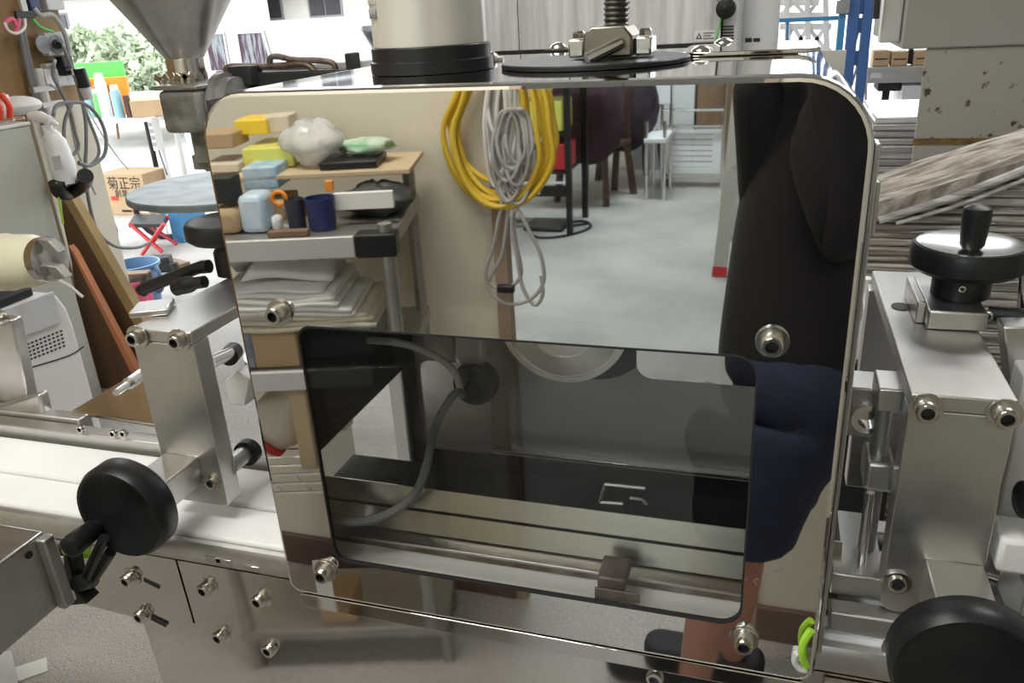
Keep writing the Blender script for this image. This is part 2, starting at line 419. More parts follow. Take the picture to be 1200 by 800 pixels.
# ================================================================ machine cover (polished box)
XL, XR, ZB, ZT, YB = -.471, .066, .925, 1.448, .36
cov = thing('machine_cover', 'mirror polished stainless steel machine cover with a clear window', 'machine cover', (-.2, .18, ZB))
RC = [.052, .045, .016, .016]
NO = 9
outer = rrect(XL, XR, ZB, ZT, RC, NO); win = rrect(-.4075, .0005, .977, 1.241, [.018, .014, .016, .02], NO)
# front plate: flat face, rolled rim
def inset(loop, d):
    n = len(loop); o = []
    for i in range(n):
        p, q, r = np.array(loop[i-1]), np.array(loop[i]), np.array(loop[(i+1) % n])
        t = unit(np.append(r-p, 0))[:2]; nn = V(-t[1], t[0]); o.append(tuple(q+nn*d))
    return o
plate = MB()
rim = [(outer, .010), (inset(outer, .0008), .003), (inset(outer, .0024), .0008), (inset(outer, .0048), 0.0)]
n = len(outer); vs = []; fs = []
for lp, y in rim: vs += [(p, y, q) for p, q in lp]
vs += [(p, 0, q) for p, q in win]; vs += [(p, .003, q) for p, q in win]; vs += [(p, .006, q) for p, q in inset(outer, .004)]
L7 = 7
for a in range(L7-1):
    for k in range(n): fs.append((a*n+k, a*n+(k+1) % n, (a+1)*n+(k+1) % n, (a+1)*n+k))
for k in range(n): fs.append((6*n+k, 6*n+(k+1) % n, (k+1) % n, k))
plate.add(vs, fs)
fp = obj('front_plate', plate, M['mirror'], cov, smooth=25)
for pg in fp.data.polygons:                       # the face itself is flat, only the rim is rolled
    if abs(pg.normal[1]) > .9999: pg.use_smooth = False
for px, py in ((328, 366), (905, 400), (382, 668), (872, 748)):
    screw(fp, at(px, py, -.0005), (0, -1, 0), .0082, .011)
obj('window_gasket', MB().frame(win, inset(win, .0018), 'y', -.0004, .0045), M['black_matt'], cov)
obj('window_pane', MB().prism(inset(win, .0017), 'y', .0012, .0040), M['pane'], cov, smooth=0)
# shell
top_o = [p for p in outer if p[1] > 1.395]
top_i = [p for p in inset(outer, .003)]
top_i = [q for p, q in zip(outer, top_i) if p[1] > 1.395]
tp = MB(); n2 = len(top_o); vs = []
for y in (.010, YB):
    vs += [(p, y, q) for p, q in top_o]+[(p, y, q) for p, q in top_i]
fs = []
for k in range(n2-1):
    fs += [(k, 2*n2+k, 2*n2+k+1, k+1), (n2+k, n2+k+1, 3*n2+k+1, 3*n2+k)]
tp.add(vs, fs)
obj('top_panel', tp, M['skirt'], cov, smooth=40)
slot = lambda y0, y1, zt: [(.010, ZB), (.010, 1.403), (YB, 1.403), (YB, ZB-.12), (y1, ZB-.12), (y1, zt), (y0, zt), (y0, ZB)]
obj('side_panel', MB().prism(slot(.081, .318, 1.046), 'x', XL, XL+.003), M['steel_dark'], cov)
obj('side_panel', MB().prism(slot(.03, .318, 1.046), 'x', XR-.003, XR), M['steel_dark'], cov)
obj('side_reflection_sheet', MB().prism([(.012, 1.050), (.012, 1.44), (YB-.004, 1.44), (YB-.004, .80), (.322, .80), (.322, 1.050)], 'x', XL+.003, XL+.006), M['dark_cavity'], cov, label='black sheet painting the dark reflection on the inner side wall')  # black sheet stands in for the dark interior mirrored by the wall
obj('back_panel', MB().box(XL, XR, YB-.004, YB, .918, 1.44), mat('dull_sheet', (.62, .60, .56), .5, .55, noise=.15, scale=12, stretch=(.15, 1, 1)), cov)
obj('back_ledge', MB().box(XL, XR, YB-.018, YB-.004, .916, .922), M['chrome'], cov, bev=.001)
obj('lower_back_panel', MB().box(XL, XR, YB+.0, YB+.004, .70, .918), M['dark_cavity'], cov)
# flange behind the top edge, at the right
obj('top_flange', MB().prism(rrect(-.09, .035, .20, .335, .02), 'z', 1.4485, 1.4525), M['skirt'], cov, bev=.001)
obj('hinge_block', MB().box(.0665, .0755, .03, .05, 1.33, 1.37), M['steel'], cov, bev=.002)
obj('hinge_block', MB().box(.0665, .0735, .03, .05, 1.262, 1.278), M['steel'], cov, bev=.002)
obj('side_flange', MB().box(.0665, .0705, .012, .034, .95, 1.40), M['steel'], cov, bev=.001)
for px, py in ((573, 70), (655, 58), (822, 64), (848, 54)): dome(cov, atz(px, py, 1.4485))
# inside
pl = rrect(-.128, .05, 1.125, 1.36, .018)
obj('inner_plate', MB().prism([(p, q) for p, q in rrect(at(746, 420, .06)[0], .055, at(780, 445, .06)[2], 1.40, .014)], 'y', .06, .064), M['mirror'], cov, label='polished inner plate')
c0 = at(662, 372, .20); rd = abs(at(740, 380, .20)[0]-c0[0])
obj('round_boss', MB().lathe([(rd*.98, .05), (rd, .0), (rd, -.012), (rd*.985, -.0135), (rd*.90, -.014), (rd*.895, -.0125), (rd*.88, -.0125), (rd*.87, -.014), (rd*.57, -.017), (rd*.565, -.013), (rd*.53, -.013), (rd*.52, -.019), (.006, -.021)], c0, (0, 1, 0), n=64), M['turned'], cov, label='turned steel disc')
c1 = at(695, 378, .30); rb = abs(at(742, 400, .30)[0]-c1[0])*1.55
obj('black_ring', MB().cyl(c1, c1+V(0, .04, 0), rb, n=48), M['black_matt'], cov)
gl = at(556, 450, .22); gr = abs(at(581, 450, .22)[0]-gl[0])
obj('cable_gland', MB().lathe([(gr, .014), (gr, 0), (gr*.92, -.006), (gr*.3, -.008), (gr*.28, -.03), (.004, -.03)], gl, (0, 1, 0), n=28), M['black_matt'], cov)
pts = [gl+V(-.004, -.03, .0), at(532, 462, .17), at(510, 500, .14), at(500, 545, .085), at(485, 580, .058), at(455, 602, .040), at(420, 611, .032), at(385, 607, .026), at(350, 594, .016)]
obj('cable', MB().tube(pts, .0048, 10, 5), M['cord_grey'], cov)
pts = [gl+V(-.006, -.03, .004), at(535, 440, .18), at(522, 425, .17), at(500, 412, .16), at(470, 402, .15), at(430, 398, .14)]
obj('cable', MB().tube(pts, .0042, 10, 4), M['cord_lgrey'], cov)
ca, cb = at(540, 400, .25), at(578, 420, .25)
obj('canister', MB().prism(rrect(ca[0], cb[0], cb[2], cb[2]+.26, .012), 'y', .22, .30), M['steel'], cov, bev=.006, seg=3)
ca, cb = at(490, 410, .3), at(540, 440, .3)
obj('gland_plate', MB().prism(rrect(ca[0], at(576, 440, .3)[0]-.004, .94, at(500, 422, .3)[2], .015), 'y', .30, .306), M['steel'], cov)
# slotted brackets
YW_ = .098
a0 = at(703, 588, YW_); a1 = at(709, 567, YW_); a2 = at(756, 572, YW_)
obj('wire_bracket', MB().tube([at(730, 590, YW_), a0], .0022, 6, 1).tube([a0, a1], .0022, 6, 1).tube([a1, a2], .0022, 6, 1).tube([at(738, 583, YW_), at(752, 585, YW_), at(758, 591, YW_)], .0018, 6, 1), M['steel_dark'], cov)
b0, b1, b2, b3 = at(697, 688, .006), at(750, 696, .006), at(750, 706, .006), at(726, 704, .006)
b4 = at(722, 712, .006); b5 = at(697, 709, .006)
obj('latch_plate', MB().prism([(q[0], q[2]) for q in (b0, b1, b2, b3, b4, b5)], 'y', .005, .008), M['rust'], cov, bev=.0008, label='brown notched latch plate')
la, lb = at(700, 674, .012), at(733, 692, .012)
obj('latch_block', MB().box(la[0], lb[0], .010, .045, lb[2], la[2]), M['rust'], cov, bev=.002)
for px, py, yy in ((851, 598, .34), (541, 560, .34)): screw(cov, at(px, py, yy), (0, -1, 0), .008, .01)

# ================================================================ conveyor
con = thing('belt_conveyor', 'belt conveyor with twin white belts running under the steel cover', 'conveyor', (-.35, .09, 0))
ZC = .962
XA, XE = -1.75, .95
obj('belt', MB().box(XA, XE, .088, .165, ZC-.018, ZC+.001), M['belt'], con, bev=.004)
obj('belt', MB().box(XA, XE, .024, .085, ZC-.018, ZC), M['belt'], con, bev=.004)
obj('belt_bed', MB().box(XA, XE, .022, .170, ZC-.05, ZC-.019), M['steel'], con)
obj('far_rail', MB().box(XA, -.60, .172, .196, ZC-.03, ZC+.016), M['alu'], con, bev=.002)
obj('far_rail', MB().box(XA, -.93, .198, .222, ZC-.03, ZC+.022), M['alu'], con, bev=.002)
obj('far_rail', MB().box(.07, XE, .172, .196, ZC-.03, ZC+.016), M['alu'], con, bev=.002)
# near rail with slots
obj('near_rail', MB().prism([(.0115, ZC-.030), (.0215, ZC-.030), (.0215, ZC-.003), (.016, ZC-.005), (.0115, ZC-.012)], 'x', XA, XE), M['alu'], con, bev=.001)
for px, py in ((262, 658), (295, 666), (250, 655)):
    p = at(px, py, .011)
    obj('rail_slot', MB().obox(p+V(0, .0, .0), (.020, .002, .007)), M['chrome'], con, bev=.0005)
# inner guide block over the belts inside the cover
gx0, gx1 = XL+.012, XR+.02
def slab(p, q, th): 
    d = V(q[0]-p[0], q[1]-p[1]); n_ = V(-d[1], d[0])/np.linalg.norm(d)*th
    return [tuple(p), tuple(q), tuple(V(*q)-n_), tuple(V(*p)-n_)]
obj('guide_rail', MB().prism(slab((.0885, 1.020), (.0805, .999), .004), 'x', gx0, gx1), M['satin'], con)
obj('guide_rail', MB().prism(slab((.0790, .996), (.0705, .9745), .004), 'x', gx0, gx1), M['satin'], con)
obj('guide_body', MB().box(gx0, gx1, .094, .150, .9635, 1.012), M['dark_cavity'], con)
obj('guide_lip', MB().box(gx0, gx1, .0775, .0815, .9955, .9985), M['black_matt'], con)
obj('guide_lip', MB().box(gx0, gx1, .048, .0695, .9705, .9740), M['steel'], con, bev=.001)
obj('guide_edge', MB().box(gx0, gx1, .050, .0695, .9632, .9700), M['rust'], con, bev=.0006, label='brown guide strip')  # thin brown strip between the lip and the belt
# skirt sheet (stepped outline with a saw slit)
q = lambda x, y: (lambda p: (p[0], p[2]))(at(x, y, .0))
y_top = ZC-.031
x_sl = q(197, 660)[0]; z_sl = q(222, 740)[1]
pa, pb, pc = q(86, 716), q(157, 735), q(177, 800)
sk = [(-.885, y_top), (pa[0], pa[1]), (pb[0], pb[1]), (pb[0]+.002, .42), (XE, .42), (XE, y_top), (x_sl+.0028, y_top), (x_sl+.0028, z_sl), (x_sl-.0002, z_sl), (x_sl-.0002, y_top)]
tilt = math.radians(1.75)
skm = MB().prism(sk, 'y', .0112, .0142)
skm.v = [(x, y+(y_top-z)*math.tan(tilt), z) for x, y, z in skm.v]
skirt = obj('skirt_sheet', skm, M['skirt'], con, smooth=20)
for px, py in ((155, 675), (170, 717), (245, 686), (308, 699), (262, 741), (320, 756), (770, 787), (1052, 760)):
    screw(skirt, at(px, py, .012+.0006*(py-650)/10), V(-.12, -1, -.05), .0085, .010)
for px, py in ((178, 683), (186, 728)):
    p = at(px, py, .0125); obj('slot_mark', MB().obox(p, (.022, .0016, .006), ry=.35), M['dark_cavity'], skirt)
obj('skirt_backing', MB().box(pb[0]+.02, XE, .03, .034, .42, y_top), M['dark_cavity'], con)
p = at(940, 762, -.004)
obj('green_loop', MB().tube([at(951, 738, -.006), at(942, 752, -.008), at(940, 768, -.008), at(945, 780, -.006)], .0035, 8, 4), M['lime'], con)
obj('loop_ring', MB().tube([at(934, 765, -.003), at(932, 775, -.003), at(938, 783, -.003), at(946, 784, -.003)], .0035, 8, 4), M['grey_light'], con)
# right side stripes of the frame
obj('bottom_lip', MB().box(XL+.012, XR-.008, .0005, .0095, .907, .9245), M['skirt'], cov, bev=.001)
obj('front_strip', MB().box(.075, XE, .002, .010, ZC-.060, ZC-.034), M['rust'], con, bev=.001, label='brown strip on the frame')
for x in (-1.55, .75):
    for y in (.02, .17): obj('frame_leg', MB().box(x-.02, x+.02, y-.02+.06, y+.02+.06, 0, ZC-.05), M['steel'], con, bev=.003)
# left end: aluminium bracket, chrome pin, tray
b = MB(); a0, a1, a2, a3 = at(-30, 372, .20), at(22, 366, .20), at(40, 470, .20), at(-10, 500, .20)
obj('end_bracket', MB().prism([(p[0], p[2]) for p in (at(-40, 368, .235), at(20, 372, .235), at(42, 478, .235), at(-40, 500, .235))], 'y', .225, .245), M['alu'], con, bev=.003)
obj('end_bracket_foot', MB().prism([(p[0], p[2]) for p in (at(-30, 482, .225), at(58, 455, .225), at(70, 505, .225), at(-30, 520, .225))], 'y', .205, .224), M['alu'], con, bev=.004)
screw(con, at(3, 372, .223), (0, -1, 0), .008, .008)
cp0, cp1 = at(168, 437, .22), at(136, 460, .14)
obj('chrome_pin', MB().cyl(cp0, cp0+(cp1-cp0)*.55, .0085, n=16).cyl(cp0+(cp1-cp0)*.5, cp1, .0048, n=16), M['chrome'], con)
t0, t1, t2, t3 = atz(88, 497, .965), atz(165, 450, .965), atz(215, 452, .965), atz(196, 515, .965)
tray = MB().prism([(p[0], p[1]) for p in (t0, t3, t2, t1)], 'z', .981, .988)
obj('side_tray', tray, M['mirror'], con, bev=.002, label='bright bent steel side tray')
for px, py in ((97, 503), (135, 508), (147, 508)): screw(con, at(px, py, .172)+V(0, 0, .002), (0, -1, 0), .0055, .006, False)

# ================================================================ guide arms with handwheels
def knob(parent, c, r, th, d, top='black', pin=True, pin_at=(0, 0, 0), name='knob'):
    c = np.asarray(c, float); d = unit(d)
    prof = [(r*.35, -.012), (r*.35, 0), (r*.86, 0), (r, th*.22), (r, th*.8), (r*.94, th), (r*.86, th), (r*.8, th*.9), (r*.2, th*.88)]
    k = obj(name, MB().lathe(prof, c, d, n=44), M['black'], parent, smooth=50)
    if top != 'black':
        obj('face_disc', MB().lathe([(r*.9, th*.8), (r*.9, th+.001), (r*.8, th+.002), (r*.1, th+.0005)], c, d, n=44), M[top], k, label='bright turned face')
    if pin:
        p = np.asarray(pin_at, float); b0 = c+d*th*.85+p
        obj('grip_pin', MB().lathe([(.006, 0), (.0075, .003), (.0075, .004), (.0105, .008), (.0125, .036), (.0115, .042), (.006, .045)], b0, d, n=20), M['black'], k)
    return k
def arm(side):
    if side == 'right':
        x0, x1, lx = .117, .193, .114
        t = thing('guide_arm', 'aluminium guide arm at the right with a silver faced handwheel on top', 'guide arm', (.155, .2, .9), group='guide arms across the conveyor')
    else:
        x0, x1, lx = -.654, -.575, -.575
        t = thing('guide_arm', 'aluminium guide arm at the left beside the steel cover', 'guide arm', (-.614, .2, .9), group='guide arms across the conveyor')
    yf = .042 if side == 'right' else .055
    obj('top_bar', MB().box(x0, x1, yf, .365, 1.186, 1.2), M['alu'], t, bev=.0015)
    fl = MB().prism(rrect(x0, x1, .985 if side == 'right' else .983, 1.1855, [.001, .001, .012, .001] if side == 'right' else [.001, .001, .001, .004]), 'y', yf, yf+.026)
    leg = obj('front_leg', fl, M['alu'], t, bev=.0012)
    obj('rear_leg', MB().box(x0-.004, x1-.004, .335, .36, .93, 1.1855), M['alu'], t, bev=.0015)
    return t, x0, x1, yf, leg
# right arm
ra, x0, x1, yf, leg = arm('right')
for px, py in ((1085, 478), (1177, 485)): screw(leg, at(px, py, yf-.001), (0, -1, 0), .0085, .009)
screw(leg, at(1051, 682, yf-.0005), (0, -1, 0), .0075, .003)
bl = at(1083, 645, yf); br = at(1150, 650, yf)
obj('knob_block', MB().box(.147, .192, -.012, yf, 1.004, 1.046), M['alu'], ra, bev=.0015)
kc = at(1143, 772, -.055)
knob(ra, V(.168, -.022, 1.012), .056, .034, (0, -1, 0), pin=True, pin_at=(.03, 0, -.022))
# slot hole and clamp block with handwheel
obj('slot_hole', MB().prism([(p[0]*1.0, p[1]) for p in [( .133+.011*math.cos(a)*.8, .245+.011*math.sin(a)) for a in np.linspace(0, 2*math.pi, 17)[:-1]]], 'z', 1.2002, 1.2009), M['dark_cavity'], ra)
hw = V(.184, .237, 1.268)
obj('clamp_block', MB().box(.148, .198, .185, .28, 1.2005, 1.219), M['alu'], ra, bev=.002)
obj('clamp_block', MB().box(.140, .148, .20, .28, 1.2005, 1.222), M['alu'], ra, bev=.0015)
hub = obj('hub', MB().lathe([(.026, 0), (.026, .02), (.022, .028), (.012, .028)], V(.182, .237, 1.2195), n=28), M['black'], ra, smooth=40)
screw(hub, V(.178, .211, 1.233), (-.1, -1, 0), .0032, .002, False)
knob(ra, hw-V(0, 0, .024), .051, .026, (0, 0, 1), 'chrome', pin=True, pin_at=(-.004, -.026, .002), name='handwheel')
lv = obj('clamp_lever', MB().tube([V(.200, .20, 1.214), V(.225, .195, 1.214), V(.262, .19, 1.212)], [.007, .008, .009], 12, 3), M['black'], ra)
screw(lv, V(.199, .193, 1.214), (-.3, -1, 0), .005, .003, False)
# side pieces seen between the legs (left flank)
obj('flank_block', MB().box(.098, .120, .075, .115, 1.165, 1.187), M['alu'], ra, bev=.002)
obj('guide_post', MB().cyl((.109, .10, .965), (.109, .10, 1.166), .0075, n=18), M['steel_dark'], ra)
obj('flank_block', MB().box(.080, .121, .12, .16, 1.115, 1.165), M['alu'], ra, bev=.002)
obj('bore_ring', MB().lathe([(.014, 0), (.014, -.010), (.009, -.010), (.009, -.002)], V(.098, .121, 1.138), (0, 1, 0), n=24), M['chrome'], ra)
obj('flank_block', MB().box(.097, .121, .080, .120, 1.082, 1.112), M['alu'], ra, bev=.004)
obj('spring_rod', MB().cyl((.103, .075, .972), (.103, .078, 1.083), .0038, n=14), M['chrome'], ra)
obj('base_block', MB().box(.076, .121, .055, .16, .984, 1.008), M['alu'], ra, bev=.002)
obj('base_strip', MB().box(.076, .30, .03, .05, .964, .984), M['steel_dark'], ra, bev=.002)
# outer right bracket
ro = thing('side_bracket', 'aluminium bracket with black clamp knobs at the right edge', 'bracket', (.27, .15, .9))
obj('upright', MB().prism([(p[0], p[2]) for p in (at(1172, 378, .16), at(1215, 378, .16), at(1225, 475, .16), at(1180, 462, .16))], 'y', .15, .175), M['steel'], ro, bev=.002)
obj('upright', MB().cyl(at(1206, 300, .21), at(1196, 470, .21), .0075, n=16), M['chrome'], ro)
obj('foot_block', MB().box(.222, .32, .03, .10, .985, 1.038), M['alu'], ro, bev=.003)
obj('foot_block', MB().box(.200, .26, .04, .08, 1.042, 1.075), M['white'], ro, bev=.004)
k1 = at(1192, 598, .03); knob(ro, k1+V(.035, .02, .0), .016, .03, (-1, -.25, .1), pin=False)
obj('tie_rod', MB().cyl((.20, .11, .99), (.28, .09, .985), .007, n=14), M['chrome'], ro)
obj('carrier', MB().box(.215, .30, .115, .18, .95, 1.19), M['grey_light'], ro, bev=.003)
# left arm
la_, x0, x1, yf, leg = arm('left')
for px, py in ((162, 394), (211, 398)): screw(leg, at(px, py, yf-.001), (0, -1, 0), .0085, .009)
for px, py in ((249, 565), (222, 561)): screw(leg, at(px, py, yf-.0005), (0, -1, 0), .0068, .003)
obj('knob_block', MB().box(-.648, -.602, -.010, yf, 1.012, 1.046), M['alu'], la_, bev=.0015)
knob(la_, V(-.628, -.014, 1.032), .054, .034, (0, -1, 0), pin=True, pin_at=(-.034, 0, -.020))
hw = V(-.655, .25, 1.262)
knob(la_, hw-V(0, 0, .016), .051, .026, (0, 0, 1), 'black', pin=False, name='handwheel')
obj('hub', MB().lathe([(.022, 0), (.022, .03), (.015, .042), (.010, .042)], V(-.655, .25, 1.2005), n=28), M['black'], la_, smooth=40)
obj('clamp_lever', MB().tube([at(245, 312, .24), at(232, 314, .24), at(205, 324, .24), at(172, 337, .24), at(166, 341, .24)], [.009, .008, .008, .0085, .009], 12, 3), M['black'], la_)
obj('clamp_lever', MB().tube([at(240, 330, .22), at(222, 333, .22), at(206, 338, .22)], [.008, .011, .010], 12, 3), M['black'], la_)
obj('slide_plate', MB().prism([(p[0], p[1]) for p in (atz(150, 368, 1.206), atz(162, 355, 1.206), atz(205, 350, 1.206), atz(196, 364, 1.206))], 'z', 1.2005, 1.208), M['steel'], la_, bev=.002)
# rods reaching into the cover
obj('cross_rod', MB().cyl(at(245, 425, .15), at(272, 413, .26), .0085, n=16), M['chrome'], la_)
obj('rod_collar', MB().cyl(at(268, 418, .245), at(274, 411, .27), .013, n=16), M['black'], la_)
obj('cross_rod', MB().cyl(at(268, 547, .075), at(292, 527, .13), .0105, n=18), M['steel'], la_)
obj('flank_block', MB().box(-.572, -.52, .13, .17, 1.005, 1.052), M['alu'], la_, bev=.003)
obj('rod_collar', MB().cyl(at(288, 532, .118), at(293, 527, .129), .016, n=18), M['black'], la_)
obj('flank_block', MB().prism([(p[0], p[2]) for p in (at(268, 442, .25), at(282, 432, .25), at(298, 440, .25), at(292, 472, .25), at(274, 470, .25))], 'y', .24, .27), M['grey_light'], la_, bev=.002)

# ================================================================ on top of the cover
mo = thing('drive_motor', 'pale cylindrical motor with a black base band on the cover', 'motor', (-.335, .13, 1.4485))
mc = V((atz(430, 88, 1.45)[0]+atz(566, 84, 1.45)[0])/2-.0145, .148, 1.4485)
rm = .0545
obj('base_band', MB().lathe([(rm+.003, 0), (rm+.003, .010), (rm+.001, .011), (rm+.001, .022), (rm, .023)], mc, n=56), M['black'], mo)
obj('body', MB().lathe([(rm-.0015, .0232), (rm-.0015, .31), (rm*.9, .33), (rm*.3, .335)], mc, n=56), mat('motor_paint', (.70, .68, .62), .3, .35), mo)
for zc, hh, m_ in ((.082, .010, 'black'), (.066, .012, 'white'), (.052, .008, 'print_grey')):
    a = [math.radians(v) for v in np.linspace(213, 234, 6)]
    lb = MB(); vs = [mc+V((rm-.0008)*math.cos(v), (rm-.0008)*math.sin(v), zc+s) for v in a for s in (-hh/2, hh/2)]
    lb.add(vs, [(2*i, 2*i+2, 2*i+3, 2*i+1) for i in range(5)])
    obj('rating_label', lb, M[m_], mo, solid=.0008)
hs = thing('height_screw', 'threaded height adjusting rod in a steel bracket on the cover', 'adjusting screw', (-.15, .2, 1.4485))
dc = atz(697, 72, 1.4525); dc[1] = .165; dc[0] = at(697, 72, .165)[0]
obj('base_disc', MB().lathe([(.085, 0), (.085, .003), (.084, .004), (.01, .004)], V(dc[0], dc[1], 1.4486), n=56), M['black'], hs)
bx = dc[0]+.016
zk = at(718, 30, .14)[2]; zl = at(680, 46, .15)[2]
blk = MB().prism([(bx-.022, 1.4545), (bx+.022, 1.4545), (bx+.022, zk-.009), (bx+.015, zk), (bx-.014, zk), (bx-.021, zk-.006)], 'y', .14, .19)
br_ = obj('bracket', blk, mat('nickel_bracket', (.24, .21, .165), .34, 1), hs, bev=.002)
for s in (-1, 1):
    obj('lug', MB().box(bx+s*.0225, bx+s*.037, .15, .185, 1.4545, zl), M['chrome'], hs, bev=.002)
    obj('lug_bolt', MB().lathe([(.006, 0), (.006, .004), (.004, .006)], V(bx+s*.030, .165, zl+.0005), n=6), M['screw'], hs)
rod = []
zz = 0
while zz < .32:
    rod += [(.0125, zz), (.0104, zz+.0022)]; zz += .0044
obj('threaded_rod', MB().lathe(rod, V(bx+.004, .165, zk+.0005), n=20), mat('dark_thread', (.16, .15, .14), .35, .9), hs, smooth=60)
l0, l1 = at(688, 70, .12), at(728, 50, .138)
obj('clamp_lever', MB().tube([l0, (l0+l1)/2, l1], [.0055, .005, .0045], 10, 2), M['chrome'], hs)
# ================================================================ stainless end box, black bracket (left front of the conveyor)
XF = -.70
pts = [atx(p[0], p[1], XF) for p in ((0, 657), (38, 632), (84, 705), (0, 762))]
ya, yb, za = pts[0][1], pts[2][1]-.004, pts[1][2]
zb = (pts[2][2]+pts[3][2])/2
eb = obj('end_box', MB().box(XF-.16, XF, ya-.12, yb, zb, za), M['steel'], con, bev=.003, label='stainless end box')
obj('end_box_flange', MB().box(XF, XF+.012, yb-.014, yb, zb, za-.002), M['steel_dark'], con, bev=.002)
for px, py in ((34, 650), (60, 658), (75, 701)):
    c_ = atx(px, py, XF+.0006); obj('bolt_hole', MB().cyl(c_-V(.001, 0, 0), c_+V(.0006, 0, 0), .0042, n=14), M['black_matt'], eb)
bk = lambda x, y, Y=-.045: at(x, y, Y)
obj('black_bracket', MB().prism([(p[0], p[2]) for p in (bk(64, 640), bk(82, 640), bk(92, 690), bk(106, 704), bk(86, 706), bk(74, 690))], 'y', -.05, -.03), M['black'], con, bev=.001)
obj('black_link', MB().tube([bk(122, 630, -.055), bk(108, 660, -.055), bk(96, 686, -.055)], .0055, 10, 2).tube([bk(130, 646, -.04), bk(116, 668, -.04), bk(104, 684, -.04)], .006, 10, 2), M['black'], con)
obj('black_joint', MB().cyl(bk(92, 683, -.065), bk(107, 680, -.03), .009, n=16), M['black'], con)
obj('green_tape', MB().prism([(p[0], p[2]) for p in (bk(84, 637, -.022), bk(106, 637, -.022), bk(104, 653, -.022), bk(86, 650, -.022))], 'y', -.024, -.020), M['lime'], con, label='lime green tape')
obj('green_tape', MB().prism([(p[0], p[2]) for p in (bk(70, 645, -.056), bk(79, 646, -.056), bk(77, 652, -.056), bk(72, 650, -.056))], 'y', -.054, -.051), M['lime'], con, label='lime green tape')
for a in ((67, 652, 74, 652, 75, 661, 69, 660), (80, 685, 84, 687, 89, 702, 84, 700)):
    obj('white_tag', MB().prism([(p[0], p[2]) for p in (bk(a[0], a[1], -.056), bk(a[2], a[3], -.056), bk(a[4], a[5], -.056), bk(a[6], a[7], -.056))], 'y', -.057, -.055), M['white'], con)
# floor litter at the lower left
p = atz(62, 775, 0)
c4 = [atz(*q, .0) for q in ((18, 783), (55, 771), (56, 787), (22, 799))]
single('paper_scrap', MB().prism([(q[0], q[1]) for q in c4], 'z', .001, .004), M['paper'], 'torn white paper scrap on the concrete floor', 'paper')
c4 = [atz(*q, .0) for q in ((0, 766), (14, 764), (24, 812), (-14, 812))]
single('card_scrap', MB().prism([(q[0], q[1]) for q in c4], 'z', .001, .006), M['grey_light'], 'pale grey card lying at the bottom left corner', 'card')
# ================================================================ grey cabinet, bottle, boards, ivory pipe, white unit
cb = atz(123, 467, 0)
XC = cb[0]+.03; cy = atx(121, 462, XC)[1]          # the visible side faces the machine; cy is its far edge
ztop = atx(45, 145, XC)[2]
cab = thing('grey_cabinet', 'tall grey green metal cabinet at the left edge', 'cabinet', (XC-.2, cy-.45, 0))
obj('body', MB().box(XC-.40, XC, cy-.95, cy, 0, ztop), M['grey_paint'], cab, bev=.006)
obj('top_lip', MB().box(XC-.404, XC+.004, cy-.954, cy+.004, ztop+.0005, ztop+.014), mat('cabinet_lip', (.62, .62, .56), .4), cab, bev=.004)
for i, (px, l, r, g) in enumerate(((6, .10, .016, 'left'), (18, .10, .016, 'right'))):
    p = atx(px, 145, XC-.08); z0 = ztop+.0145
    t = thing('red_clamp', 'red handled clamp standing on the grey cabinet, %s one' % g, 'clamp', (p[0], p[1], z0), group='red clamps on the cabinet')
    obj('handle', MB().tube([(p[0]-.02, p[1], z0+.012), (p[0]-.005, p[1], z0+.06), (p[0]-.03, p[1], z0+.10)], .012, 8, 3), M['red_orange'], t)
    obj('jaw', MB().tube([(p[0]-.02, p[1], z0+.008), (p[0]+.05, p[1], z0+.012)], .006, 8, 1), M['chrome'], t)
p = atx(24, 140, XC-.25); z0 = ztop+.0145
single('cloth_heap', MB().ball((p[0], p[1], z0+.04), .09, 16, 8, (1.1, 1.0, .42)), M['paper'], 'crumpled white cloth on the cabinet behind the red clamps', 'cloth')
single('small_tub', MB().lathe([(.04, 0), (.042, .08), (.05, .082), (.05, .095), (.03, .1)], atx(-3, 128, XC-.16)*V(1, 1, 0)+V(0, 0, z0), n=20), M['white'], 'small white lidded tub at the edge of the cabinet top', 'tub')
# spray bottle hung on the cabinet corner, held by its trigger
bt = thing('spray_bottle', 'white trigger spray bottle hooked over the cabinet corner', 'bottle', at(75, 212, cy+.07))
bq = lambda x, y, d=0: at(x, y, cy+.07+d)
body = MB().tube([bq(78, 214), bq(72, 190), bq(64, 166), bq(58, 155)], [.046, .048, .045, .042, .034, .026], 18, 4)
obj('body', body, M['white'], bt)
obj('neck', MB().tube([bq(58, 157), bq(54, 146)], .02, 14, 1), M['white'], bt)
obj('spray_head', MB().tube([bq(60, 142), bq(48, 137), bq(36, 136)], [.018, .022, .017], 12, 3), M['white'], bt)
obj('trigger', MB().tube([bq(52, 142), bq(62, 143), bq(68, 147)], [.012, .009, .006], 8, 2), M['white'], bt)
lbv = [bq(60, 184, -.062), bq(70, 182, -.062), bq(74, 198, -.062), bq(64, 200, -.062)]
obj('bottle_label', MB().prism([(q[0], q[2]) for q in lbv], 'y', cy+.008, cy+.010), M['grey_light'], bt)
# black casters / knobs below the bottle are the cabinet's side handles
obj('side_handle', MB().tube([at(66, 214, cy+.012), at(70, 224, cy+.03), at(82, 225, cy+.10), at(97, 215, cy+.10), at(100, 206, cy+.04)], .03, 12, 3), M['black'], cab)
obj('green_cord', MB().tube([at(66, 214, cy+.01), at(69, 232, cy+.012), at(74, 262, cy+.012)], .004, 6, 2), M['lime'], cab)
